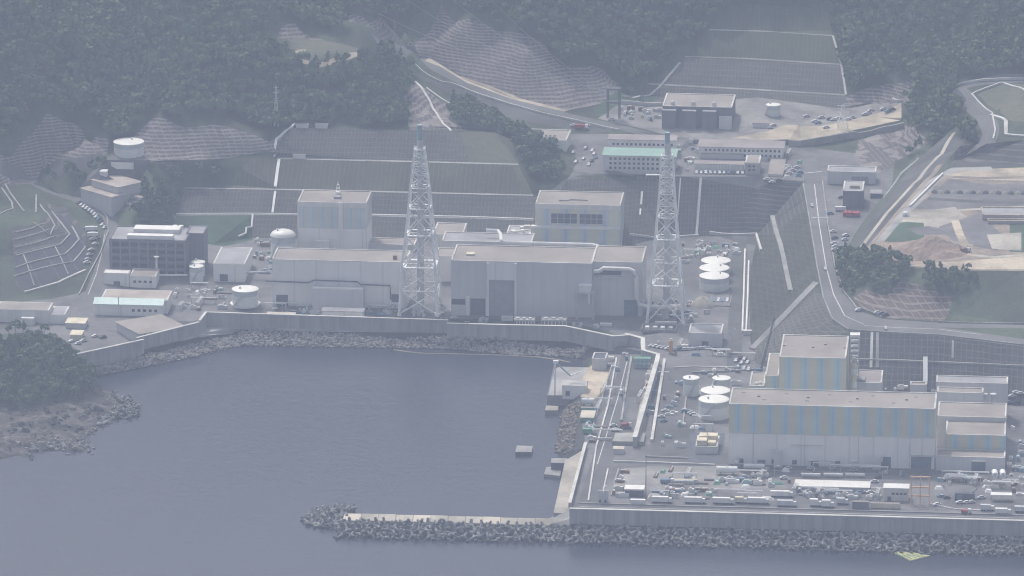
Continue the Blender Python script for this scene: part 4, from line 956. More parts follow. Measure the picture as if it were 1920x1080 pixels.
# storehouses on the shelf
for l, q, rm in (('storehouse with tan skewed roof, nearest and lowest of the brown roofed group', (152, 377, 209, 353, 347.5), 'roof_brown'), ('widest brown roofed storehouse at the back of the group below the white tank', (172, 349, 221, 337, 327), 'roof_brown'),
                 ('small brown roofed storehouse tucked at the right end of the group', (236, 372, 265, 363, 355), 'roof_brown'), ('tiny grey roofed hut below the brown roofed storehouses', (229, 386, 258, 379, 374), 'roof_grey')):
    b = bldg('storehouse', l, 'storehouse', *q, z=None, wall='wall_mid', roof=rm, rot=R(-47), par=0, over=.8, sunk=6)
bldg('tank_house', 'grey flat pump house in front of the big white hillside tank', 'pump house', 208, 311, 250, 305, 300, z=None, wall='wall_grey', roof='roof_grey', par=.3)
bldg('hut', 'little white hut left above the brown roofed storehouses', 'hut', 187, 328, 200, 322, 318, z=None, wall='wall_pale', roof='white', par=0, over=.2)
for i, x in enumerate((555, 591)): bldg('equipment_cabin', 'pale oblong cabin at the top edge of the tiered slope, ' + ('left' if i == 0 else 'right') + ' of the pair', 'cabin', x, 240, x+23, 234, 231, z=58.6, wall='wall_pale', roof='white', par=0, over=.3)
bldg('equipment_cabin', 'single pale cabin on the upper bench of the tiered slope', 'cabin', 549, 297, 573, 290, 287, z=44.6, wall='wall_pale', roof='roof_grey', par=0, over=.2)

# ---- office terrace and switchyard
b = bldg('office_building', 'three storey office with mint green roof on the upper terrace', 'office', 1131, 320, 1266, 291, 277, z=45, wall='wall_mid', roof='roof_green', par=0, over=.8)
fwin(b, 14, 3, .07, .98, .6, b.h-.6, 1.5, 1.5)
b2 = bldg('office_building', 'two storey office with pinkish hipped roof behind the mint green roofed one', 'office', 1141, 290, 1266, 261, 252, z=45.3, wall='wall_grey', roof='roof_pink', par=0, over=.8)
fwin(b2, 14, 1, .04, .98, b2.h-5, b2.h-1, 1.5, 1.5)
b = bldg('office_building', 'long two storey office with purplish roof right of the mint green roofed one', 'office', 1310, 296, 1468, 275, 262, z=45, wall='wall_grey', roof='roof_pink', par=0, over=.8)
fwin(b, 18, 2, .06, .98, .5, b.h-.3, 1.4, 1.5)
b = bldg('bicycle_shed', 'long low grey shed with ribbed front at the edge of the office terrace', 'shed', 1302, 322, 1394, 307, 301, z=45, wall='wall_pale', roof='roof_pale', par=0, over=.4)
for i in range(16): MB().box(b.w*i/16+.1, -.25, 0, b.w*i/16+.5, -.02, b.h-.3).build('post', M['wall_mid'], b.root)
bldg('long_shed', 'long narrow shed with pale roof behind the low ribbed shed', 'shed', 1315, 297, 1394, 288, 281, z=45, wall='wall_mid', roof='roof_pale', par=0, over=.4)
b = bldg('gate_house', 'small beige three storey block beside the office terrace sheds', 'gatehouse', 1397, 328, 1424, 306, 292, z=45, wall='wall_beige', roof='roof_pale', par=.4); fwin(b, 2, 2, .15, .75, 2, 7, 1.5, 1.2)
bldg('terrace_garage', 'garage with large tilted pale roof at the right end of the office terrace', 'garage', 1441, 331, 1467, 327, 298, z=44.9, wall='wall_pale', roof='roof_pale', par=0, over=.5)
bldg('green_shed', 'small shed with green roof between the beige block and the tilted roof garage', 'shed', 1424, 302, 1440, 297, 291, z=45, wall='wall_mid', roof='roof_green', par=0, over=.3)
b = bldg('storage_building', 'pale building with big white roof left of the offices, partly behind trees', 'building', 984, 287, 1062, 262, 243, z=46.5, wall='wall_grey', roof='roof_pale', rot=R(-7)); 
for k in range(9): rbox(b, 'roof_vent', 'roof_grey', b.w*(.35+.1*(k % 4)), b.w*(.35+.1*(k % 4))+1.2, b.d*(.15+.2*(k//4)), b.d*(.15+.2*(k//4))+1.2, 1.1)
b = bldg('bridge_ramp', 'pale sloping gangway from the office terrace down to the louvred reactor building', 'gangway', 1165, 362, 1175, 352, 322, z=34, wall='wall_beige', roof='cream', par=0, over=.01, sunk=14)
sw = bldg('switchgear_building', 'large purplish switchgear building with stepped bays and pale roof on the switchyard', 'switchgear building', 1242, 237, 1372, 199, 176, z=50, wall='wall_dark', roof='roof_pale', rot=R(-6))
for k in range(3):
    x = sw.w*(.0 + .29*k); fbox(sw, 'bay', 'wall_dark', x, x+sw.w*.2, 0, sw.h-2.0, 4.5); MB().box(x, -4.5, sw.h-1.98, x+sw.w*.2, -.1, sw.h-1.6).build('bay_roof', M['roof_grey'], sw.root)
for k in range(3): MB().lathe([(1.4, sw.h+.24), (1.4, sw.h+2.6), (.7, sw.h+3.2)], 14, sw.w*(.14+.3*k), 3.0).build('roof_bushing', M['steel'], sw.root, True)
fbox(sw, 'end_stair', 'wall_mid', sw.w-8, sw.w, 0, sw.h*.6, 3.5)
bldg('switch_hut', 'small pale hut on the sandy lot right of the switchgear building', 'hut', 1411, 240, 1440, 231, 226, z=50, wall='wall_mid', roof='roof_pale', par=0, over=.2)
bldg('portal_house', 'stepped pale concrete tunnel portal at the right end of the sandy lot', 'tunnel portal', 1672, 199, 1702, 187, 175, z=52.5, wall='wall_pale', roof='pale_concrete', par=.5, rot=R(-14))
bldg('tunnel_portal', 'square concrete tunnel mouth at the head of the valley road', 'tunnel portal', 700, 84, 717, 71, 68, z=73, wall='wall_pale', roof='pale_concrete', par=.5)
# gully buildings
b = bldg('training_building', 'flat grey building beside the main road at the head of the gully', 'building', 1551, 344, 1642, 322, 312, z=45, wall='wall_mid', roof='roof_grey')
fbox(b, 'roller_door', 'roof_grey', b.w*.5, b.w*.85, 0, 5, .1)
b = bldg('fire_station', 'dark square building behind the red vehicles in the gully', 'building', 1580, 391, 1618, 358, 341, z=44, wall='wall_dark', roof='roof_grey')
rbox(b, 'roof_unit', 'roof_pale', 4, 10, 6, 10, 1.5)
bldg('blue_shelter', 'low bluish shelter right of the dark square gully building', 'shelter', 1632, 372, 1652, 363, 356, z=None, wall='door_blue', roof='roof_grey', par=0, over=.3)
# excavated plateau frame building
for l, q in (('low unfinished concrete foundation, upper strip on the excavated plateau', (1842, 413, 1960, 404, 390)), ('low unfinished concrete foundation, lower strip on the excavated plateau', (1852, 420, 1960, 415, 412))):
    bldg('foundation', l, 'foundation', *q, z=None, wall='wall_beige', roof='roof_grey', par=.9, rot=R(-1), parmat='sand')
# buildings near the junction
b = bldg('pump_house', 'grey flat roofed pump house near the junction below the right lattice chimney', 'pump house', 1291, 650, 1353, 625, 608, z=8.5, wall='wall_mid', roof='roof_grey'); fbox(b, 'door', 'louver', b.w*.4, b.w*.6, 0, 3.6, .1)
bldg('screen_house', 'dark boxy screen house behind the sandy intake ground', 'screen house', 1110, 693, 1136, 674, 663, z=8.5, wall='wall_mid', roof='louver', par=.8, rot=R(-6))
b = bldg('intake_house', 'intake house with pale pitched roof on the small quay', 'intake house', 1054, 742, 1098, 722, 713, z=6.2, wall='wall_grey', roof='pale_concrete', gable=1.6, over=.5, rot=R(-8)); fbox(b, 'door', 'louver', 2, 4.5, 0, 3, .1)
# ------------------------------------------------------------------ tanks
def tank(label, xc, yb, wpx, yt, z=None, dome=.045, group=None, legs=False, skirt=0, name='storage_tank', band=.34, bund=0):
    if z is None: z = G(xc, yb).z
    f = at(xc, yb, z); r = wpx/2*mpp(xc, yb, z); c = f + Vector((0, r, 0))
    h = solve(lambda q: proj(f + Vector((0, 0, q)))[1], yt, 0, 60)
    t = thing(name, label, 'tank', c, R(random.uniform(0, 360)), group)
    m = MB(); m.lathe([(r, -.5), (r, h*(1-band))], 44); m.build('shell', M['tank_shell'], t, True)
    m = MB(); m.lathe([(r+.02, h*(1-band)+.002), (r+.02, h)], 44); m.build('shell_band', M['tank_band'], t, True)
    k = r*dome*2
    m = MB(); m.lathe([(r+.25, h-.25), (r+.25, h+.06)] + [(r*math.cos(a), h+.06+k*math.sin(a)) for a in (.05, .25, .5, .8, 1.1, 1.35, 1.54)], 44); ro = m.build('roof', M['white_tank'], t, True)
    MB().lathe([(.5, h+k-.4), (.5, h+k+.9), (.7, h+k+.9), (.7, h+k+1.1)], 10, r*.45, 0).build('vent', M['steel'], ro)
    m = MB()                                                       # spiral stair
    n = 18
    for i in range(n):
        a = 1.2*i/n; z0 = h*i/n; x, y = (r+.45)*math.cos(a), (r+.45)*math.sin(a); m.box(x-.5, y-.5, z0, x+.5, y+.5, z0+.18)
    m.build('stair', M['steel'], t)
    if skirt: m = MB(); m.lathe([(r+skirt, -.4), (r+skirt, .9), (r+skirt-.4, .9)], 44); m.build('foundation', M['white'], t)
    if bund:
        m = MB(); q = r+bund
        m.box(-q, -q, -.5, q, -q+.4, 1.6).box(-q, q-.4, -.5, q, q, 1.6).box(-q, -q+.4, -.5, -q+.4, q-.4, 1.6).box(q-.4, -q+.4, -.5, q, q-.4, 1.6); o = m.build('bund_wall', M['concrete'], t); o.rotation_euler = (0, 0, -t.rotation_euler.z+TH)
    return t
tank('big white roofed tank alone on the hillside terrace at the left', 240, 298, 56, 272, 49.5, skirt=.6, dome=.02)
tank('white roofed tank behind the harbour wall left of the long low turbine hall', 459, 577, 49, 548, 8.5, skirt=1.2)
tank('slim white domed tank in front of its twin beside the purplish office block', 368, 531, 26, 502, 8.7)
tank('slim white domed tank half hidden behind its twin beside the purplish office block', 371, 523, 26, 494, 8.7)
tank('domed tank behind the left end of the long low turbine hall', 530, 487, 46, 446, 9.0, dome=.22)
tank('nearest of the three white roofed tanks in a row right of the lattice chimney', 1340, 553, 55, 524, 8.5)
tank('middle of the three white roofed tanks in a row right of the lattice chimney', 1340, 538, 55, 509, 8.7)
tank('furthest of the three white roofed tanks in a row right of the lattice chimney', 1343, 524, 54, 495, 9)
tank('small white roofed tank standing alone left of the four tank group by the striped hall', 1296, 744, 30, 712, 8.5)
tank('small white roofed tank at the back right of four tanks beside the striped hall', 1353, 748, 33, 713, 8.5)
tank('larger white tank directly behind the nearest one beside the striped hall', 1342, 773, 54, 739, 8.5)
tank('larger white tank nearest the viewer beside the striped hall', 1339, 789, 56, 756, 8.5, skirt=.4)
tank('small white tank on the switchyard beyond the sandy lot', 1450, 224, 26, 199, 50)

# ------------------------------------------------------------------ lattice chimneys
def chimney(label, xc, yb, top_y, prof, cap_px, plats):
    """prof: (photo row, width px) of the lattice from the base up"""
    z = 8.5; P = at(xc, yb, z); t = thing('lattice_chimney', label, 'chimney', P, TH); k = mpp(xc, yb)
    H = lambda py: solve(lambda q: proj(P + Vector((0, 0, q)))[1], py, 0, 160)
    lv = [(H(y), w/2*k/1.09) for y, w in prof]; hs = []
    for (h0, w0), (h1, w1) in zip(lv, lv[1:]):
        n = max(1, round((h1-h0)/(w0+w1)/.8)); hs += [(h0+(h1-h0)*i/n, w0+(w1-w0)*i/n) for i in range(n)]
    hs.append(lv[-1]); C4 = [(-1, -1), (1, -1), (1, 1), (-1, 1)]
    for sx, sy in C4:
        m = MB()
        for (h0, w0), (h1, w1) in zip(hs, hs[1:]): m.bar((sx*w0, sy*w0, h0), (sx*w1, sy*w1, h1), .8*(1-h0/150)+.12, None, 8)
        m.bar((sx*hs[0][1], sy*hs[0][1], -1), (sx*hs[0][1], sy*hs[0][1], .8), 1.4, 1.2, 8); m.build('leg', M['steel_white'], t)
    for i, ((h0, w0), (h1, w1)) in enumerate(zip(hs, hs[1:])):
        m = MB(); rr = .42 - .0016*h0
        for a in range(4):
            (ax, ay), (bx_, by_) = C4[a], C4[(a+1) % 4]
            m.bar((ax*w0, ay*w0, h0), (bx_*w1, by_*w1, h1), rr, None, 5, False); m.bar((bx_*w0, by_*w0, h0), (ax*w1, ay*w1, h1), rr, None, 5, False)
            m.bar((ax*w1, ay*w1, h1), (bx_*w1, by_*w1, h1), rr, None, 5, False)
            mx, my = (ax+bx_)/2, (ay+by_)/2; m.bar((mx*w1, my*w1, h1), (mx*.15, my*.15, h1), rr*.8, None, 5, False)
        m.build('bracing', M['steel_white'], t)
    for py in plats:
        h = H(py); w = np.interp(h, [q[0] for q in hs], [q[1] for q in hs]); m = MB(); q = w+.35
        m.box(-q, -q, h, q, -w*.75, h+.22).box(-q, w*.75, h, q, q, h+.22); m.box(-q, -w*.75+.01, h, -w*.75, w*.75-.01, h+.22).box(w*.75, -w*.75+.01, h, q, w*.75-.01, h+.22)
        for sx, sy in C4: m.bar((sx*q, sy*q, h+.3), (sx*q, sy*q, h+1.5), .08, None, 4)
        for a in range(4): m.bar((C4[a][0]*q, C4[a][1]*q, h+1.5), (C4[(a+1) % 4][0]*q, C4[(a+1) % 4][1]*q, h+1.3), .06, None, 4)
        m.build('platform', M['steel_white'], t)
    ht = H(top_y); hc = H(cap_px)
    m = MB(); m.lathe([(2.0, 0), (1.75, 30), (1.55, hc)], 18); fl = m.build('flue', M['steel'], t, True)
    m = MB(); m.lathe([(1.56, hc+.01), (1.5, ht-.6), (1.75, ht-.6), (1.75, ht)], 18); m.build('flue_top', M['teal_steel'], fl, True)
    m = MB(); m.tube([(2.3, 0, 0), (2.1, 0, 40), (1.9, 0, hc)], .25, 5); m.build('ladder', M['steel'], fl)
    return t
chimney('white lattice steel chimney standing left, beside the long low turbine hall', 788, 580, 234, [(583, 78), (495, 69), (437, 54), (388, 44), (350, 37), (325, 31), (278, 20)], 262, [495, 437, 388, 350, 310, 280])
chimney('white lattice steel chimney standing right, beside the wing with the white duct', 1249, 596, 248, [(598, 74), (530, 60), (445, 45), (405, 38), (362, 31), (330, 27.5), (290, 22)], 268, [530, 445, 405, 362, 330, 296])

# ------------------------------------------------------------------ sea walls, breakwater, quay
def wall(name, label, pts, w, h, mat='seawall_face', cat='wall', below=1.5, cap=None, group=None):
    c = pts[0]; t = thing(name, label, cat, c, 0, group); L_ = [Vector(p)-c for p in pts]
    MB().ribbon(L_, w, h, below).build('wall_face', M[mat], t)
    if cap: MB().ribbon([p+Vector((0, 0, h+.004)) for p in L_], w+.5, .35, 0).build('coping', M[cap], t)
    return t
def dens(ps, step=12):
    out = []
    for a, b_ in zip(ps, ps[1:]):
        n = max(1, int((b_-a).length/step)); out += [a.lerp(b_, k/n) for k in range(n)]
    return out + [ps[-1]]
def ground(ps, z): return [Vector((p.x, p.y, z)) for p in ps]
wall('sea_wall', 'long outer sea wall behind the grey tetrapods at lower right', ground(dens(SEAWALL), Z1), 1.6, 6.3, below=4.5, cap='pale_concrete', cat='sea wall')
wall('sea_wall', 'short leftmost sea wall rising over the harbour rocks beside the headland trees', ground(dens(W1), Z1), 1.2, 5.5, below=6, cap='pale_concrete', cat='sea wall')
wall('sea_wall', 'slanting sea wall running below the big skewed warehouse roof', ground(dens(W2), Z1), 1.2, 5.5, below=4, cap='pale_concrete', cat='sea wall')
wall('sea_wall', 'long harbour sea wall in front of the low turbine hall, above the rock ledge', ground(dens(W3), Z1), 1.2, 6.3, below=3.5, cap='pale_concrete', cat='sea wall')
W4b = W4 + [pt((1178, 628, 15))]
wall('sea_wall', 'harbour sea wall in front of the middle turbine hall, bending away at its right end', ground(dens(W4b), Z1), 1.4, 6.3, below=6, cap='pale_concrete', cat='sea wall')
W5 = [pt((1172, 624, 15)), pt((1205, 633, 15)), pt((1206, 655, 15)), pt((1234, 663, 15)), pt((1232, 674, 15)), pt((1190, 828, 12))]
wall('sea_wall', 'zigzag wall stepping from the harbour corner down beside the intake channel', ground(dens(W5), Z1), 2.2, 6.0, below=1, cap='pale_concrete', cat='sea wall')
wall('parapet_wall', 'pale low wall along the east quay road beside the apron', ground(dens([at(1098, 838, Z1), at(1068, 952, Z1)]), Z1), 1.3, 2.6, mat='concrete', cap='pale_concrete', below=3)
def slab(name, label, cat, pxs, z, z0, mat, top=None):
    ps = [at(x, y, z) for x, y in pxs]; c = ps[0].copy(); c.z = 0; t = thing(name, label, cat, c)
    q = [(p.x-c.x, p.y-c.y) for p in ps]
    MB().prism(q, z0, z).build('block', M[mat], t)
    if top: MB().prism(q, z+.003, z+.25).build('deck', M[top], t)
    return t
slab('quay_apron', 'narrow beige concrete apron along the water at the harbour corner', 'quay', [(1038, 962), (1066, 963), (1097, 842), (1064, 862), (1060, 862)], 6.5, -6, 'concrete', 'pale_gravel')
slab('quay_block', 'dark concrete quay under the crane frame and the intake house', 'quay', [(1026, 742), (1086, 742), (1112, 690), (1050, 688), (1040, 692)], 6, -6, 'concrete', 'concrete')
slab('mooring_block', 'square concrete block low in the water below the crane quay', 'pier block', [(1022, 770), (1046, 770), (1047, 762), (1024, 761)], 2.4, -5, 'concrete', 'pale_gravel')
slab('pier_block', 'dark concrete pier block beside the beige apron', 'pier block', [(1033, 868), (1060, 869), (1064, 860), (1034, 860)], 5.5, -5, 'louver', 'concrete')
slab('pier_step', 'low ruined step in the water left of the dark pier block', 'pier block', [(1020, 889), (1050, 892), (1052, 882), (1038, 874), (1024, 876)], 1.6, -5, 'concrete')
slab('floating_box', 'square concrete caisson standing alone in the harbour water', 'caisson', [(966, 848), (997, 848), (999, 837), (969, 836)], 1.9, -5, 'louver', 'concrete')
bw = thing('breakwater', 'breakwater arm of pale concrete slabs running left from the harbour corner', 'breakwater', (0, 0, 0))
A, Bq = at(642, 975, 5.5), at(1037, 985, 5.5); A2, B2 = at(646, 962, 5.5), at(1036, 972.5, 5.5)
for k in range(12):
    u, v = k/12+.001, (k+1)/12-.001
    MB().prism([(p.x, p.y) for p in (A.lerp(Bq, u), A.lerp(Bq, v), A2.lerp(B2, v), A2.lerp(B2, u))], -7, 5.4+.12*(k % 3)).build('crown_slab', M['pale_gravel' if k % 4 else 'beige_roof'], bw)
# oil boom on the water, nets
bm = thing('floating_boom', 'thin pinkish floating boom curving across the water below the harbour rocks', 'boom', (0, 0, 0))
MB().tube([at(x, y, .15) for x, y in ((738, 656), (765, 660), (795, 663), (880, 664.5), (960, 667), (1010, 670), (1048, 675), (1070, 680))], .4, 6).build('float_line', M['sand'], bm)
yn = thing('yellow_raft', 'yellow green diamond shaped raft floating against the outer tetrapods', 'raft', at(1708, 1043, 0))
m = MB(); o0 = yn.location
m.prism([((at(x, y, .4)-o0).x, (at(x, y, .4)-o0).y) for x, y in ((1671, 1034), (1706, 1051.5), (1744, 1042), (1706, 1035))], -.4, .55); m.build('deck', M['yellow'], yn)
m = MB()
for i in range(5):
    p = (at(1680+i*10, 1037+i*1.2, .6)-o0); q = (at(1700+i*9, 1048-i*1.0, .6)-o0); m.tube([(p.x, p.y, .65), (q.x, q.y, .65)], .18, 5)
m.build('lashing', M['green_paint'], yn)

# ------------------------------------------------------------------ tetrapods
def tetra_mb(r=3.0, a=1.08, c=.66):
    m = MB()
    for d in (Vector((0, 0, 1)), Vector((.943, 0, -.333)), Vector((-.471, .816, -.333)), Vector((-.471, -.816, -.333))):
        m.bar(d*.1, d*r, a, c, 8)
    return m
tm = tetra_mb().build('tetrapod', M['tetra']); tmesh = tm.data; bpy.data.objects.remove(tm)
rt = random.Random(5); TS = []
L0, L1 = at(640, 977, 4.6), at(1040, 987, 4.6)
def along(poly, s):
    for a, b_ in zip(poly, poly[1:]):
        l = (b_-a).length
        if s <= l: d = (b_-a)/l; return a+d*s, Vector((d.y, -d.x, 0)).normalized()
        s -= l
    return poly[-1], Vector((0, -1, 0))
FRONT = [L0, L1, Vector((SEAWALL[1].x, SEAWALL[1].y-1.5, 4.6)), Vector((SEAWALL[2].x, SEAWALL[2].y-1.5, 4.6)), Vector((SEAWALL[3].x, SEAWALL[3].y-1.5, 4.6)), Vector((SEAWALL[4].x, SEAWALL[4].y-1.5, 4.6))]
FRONT[1:1] = []
tot = sum((b_-a).length for a, b_ in zip(FRONT, FRONT[1:]))
s = 0.0
while s < min(tot-2, 470):
    p, n = along(FRONT, s)
    for row in range(5):
        off = 2.2 + row*3.4; z = 5.3 - row*1.4
        TS.append((p.x + n.x*off + rt.uniform(-.8, .8) + (row % 2)*1.6, p.y + n.y*off + rt.uniform(-.7, .7), z + rt.uniform(-.5, .5), 1))
    s += 4.8
hc = at(642, 968, 3)
for ring, (rr, zz) in enumerate(((3, 5), (6, 4.4), (9, 3.4), (12, 2.2), (15, 1.0), (18, -.1))):
    for k in range(int(rr*3.3/3.3)):
        a = math.pi*(.42 + 1.12*k/max(1, int(rr*3.3/3.3)-1)); TS.append((hc.x + rr*1.15*math.cos(a) + rt.uniform(-.8, .8), hc.y + 2 + rr*.85*math.sin(a)*(1.35 if math.sin(a) > 0 else 1) + rt.uniform(-.8, .8), zz + rt.uniform(-.4, .4), 1))
for x, y, n in ((212, 742, 10), (232, 748, 16), (248, 760, 18), (228, 768, 14), (210, 778, 10), (246, 774, 12), (200, 750, 8)):
    for k in range(n):
        p = at(x+rt.uniform(-13, 13), y+rt.uniform(-6, 6), 1.5); TS.append((p.x, p.y, rt.uniform(.3, 2.0), .68))
def sees(q):
    px, py = proj(Vector(q[:3])); return -5 < px < 1925 and -5 < py < 1085
vis = [q for q in TS if sees(q)]; rest = [q for q in TS if not sees(q)]
vis.sort(key=lambda q: (Vector(q[:3])-CAM).length/q[3] - q[2]*20)
def euler(): return (rt.uniform(0, 6.3), rt.uniform(0, 6.3), rt.uniform(0, 6.3))
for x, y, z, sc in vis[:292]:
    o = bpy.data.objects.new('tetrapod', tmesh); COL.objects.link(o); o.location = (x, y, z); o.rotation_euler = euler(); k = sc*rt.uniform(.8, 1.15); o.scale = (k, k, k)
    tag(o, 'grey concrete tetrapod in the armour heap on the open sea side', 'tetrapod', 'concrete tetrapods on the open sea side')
def stuff_mesh(name, recs, mesh, mat):
    V = np.array([v.co for v in mesh.vertices]); Fc = [tuple(p.vertices) for p in mesh.polygons]; vs, fs = [], []
    for x, y, z, sc in recs:
        Mx = np.array(Matrix.Rotation(rt.uniform(0, 6.3), 3, Vector((rt.gauss(0, 1), rt.gauss(0, 1), rt.gauss(0, 1))).normalized())); b_ = len(vs)
        vs += [tuple(q) for q in (V @ Mx.T)*sc*rt.uniform(.85, 1.15) + np.array([x, y, z])]; fs += [tuple(b_+i for i in f) for f in Fc]
    me = bpy.data.meshes.new(name); me.from_pydata(vs, [], fs); me.materials.append(mat); me.update()
    o = bpy.data.objects.new(name, me); COL.objects.link(o); tag(o, kind='stuff'); return o
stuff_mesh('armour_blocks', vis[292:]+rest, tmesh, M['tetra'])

# ------------------------------------------------------------------ rocks
def rock_mesh(seed):
    bmx = bmesh.new(); bmesh.ops.create_icosphere(bmx, subdivisions=1, radius=1); rg = random.Random(seed)
    for v in bmx.verts: v.co *= rg.uniform(.65, 1.2); v.co.z *= .75
    me = bpy.data.meshes.new('rock'); bmx.to_mesh(me); bmx.free(); return me
rk = rock_mesh(1); rocks = []
def rockband(line_lo, line_hi, n, s0, s1, bump=.6):
    lo, hi = [G(*q) for q in line_lo], [G(*q) for q in line_hi]
    def al(ps, u):
        ls = [(b_-a).length for a, b_ in zip(ps, ps[1:])]; s_ = u*sum(ls)
        for a, b_, l in zip(ps, ps[1:], ls):
            if s_ <= l: return a.lerp(b_, s_/l)
            s_ -= l
        return ps[-1]
    for k in range(n):
        u = rt.random(); p = al(lo, u).lerp(al(hi, u), rt.uniform(-.02, 1.02)); rocks.append((p.x, p.y, gz(p.x, p.y)+rt.uniform(-.2, bump), rt.uniform(s0, s1)))
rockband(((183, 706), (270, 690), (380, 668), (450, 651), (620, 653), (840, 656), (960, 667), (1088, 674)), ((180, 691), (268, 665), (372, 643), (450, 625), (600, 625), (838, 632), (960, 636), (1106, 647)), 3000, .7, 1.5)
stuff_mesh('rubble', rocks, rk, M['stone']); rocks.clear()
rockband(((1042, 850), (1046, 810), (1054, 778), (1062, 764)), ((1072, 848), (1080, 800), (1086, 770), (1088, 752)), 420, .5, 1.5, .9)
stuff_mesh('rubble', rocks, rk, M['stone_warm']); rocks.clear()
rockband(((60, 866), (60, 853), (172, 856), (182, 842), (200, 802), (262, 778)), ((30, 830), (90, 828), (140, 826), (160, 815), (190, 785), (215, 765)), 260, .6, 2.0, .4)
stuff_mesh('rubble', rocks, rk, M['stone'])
# outcrops on the headland shore
hs_ = []
for k in range(230):
    px, py = rt.uniform(-40, 255), rt.uniform(740, 868); p = G(px, py)
    if .0 < p.z < 9: hs_.append((p.x, p.y, p.z-.3, rt.uniform(.8, 2.6)*(.6 if p.z < 1.5 else 1)))
stuff_mesh('shore_rock', hs_, rock_mesh(9), M['rock'])
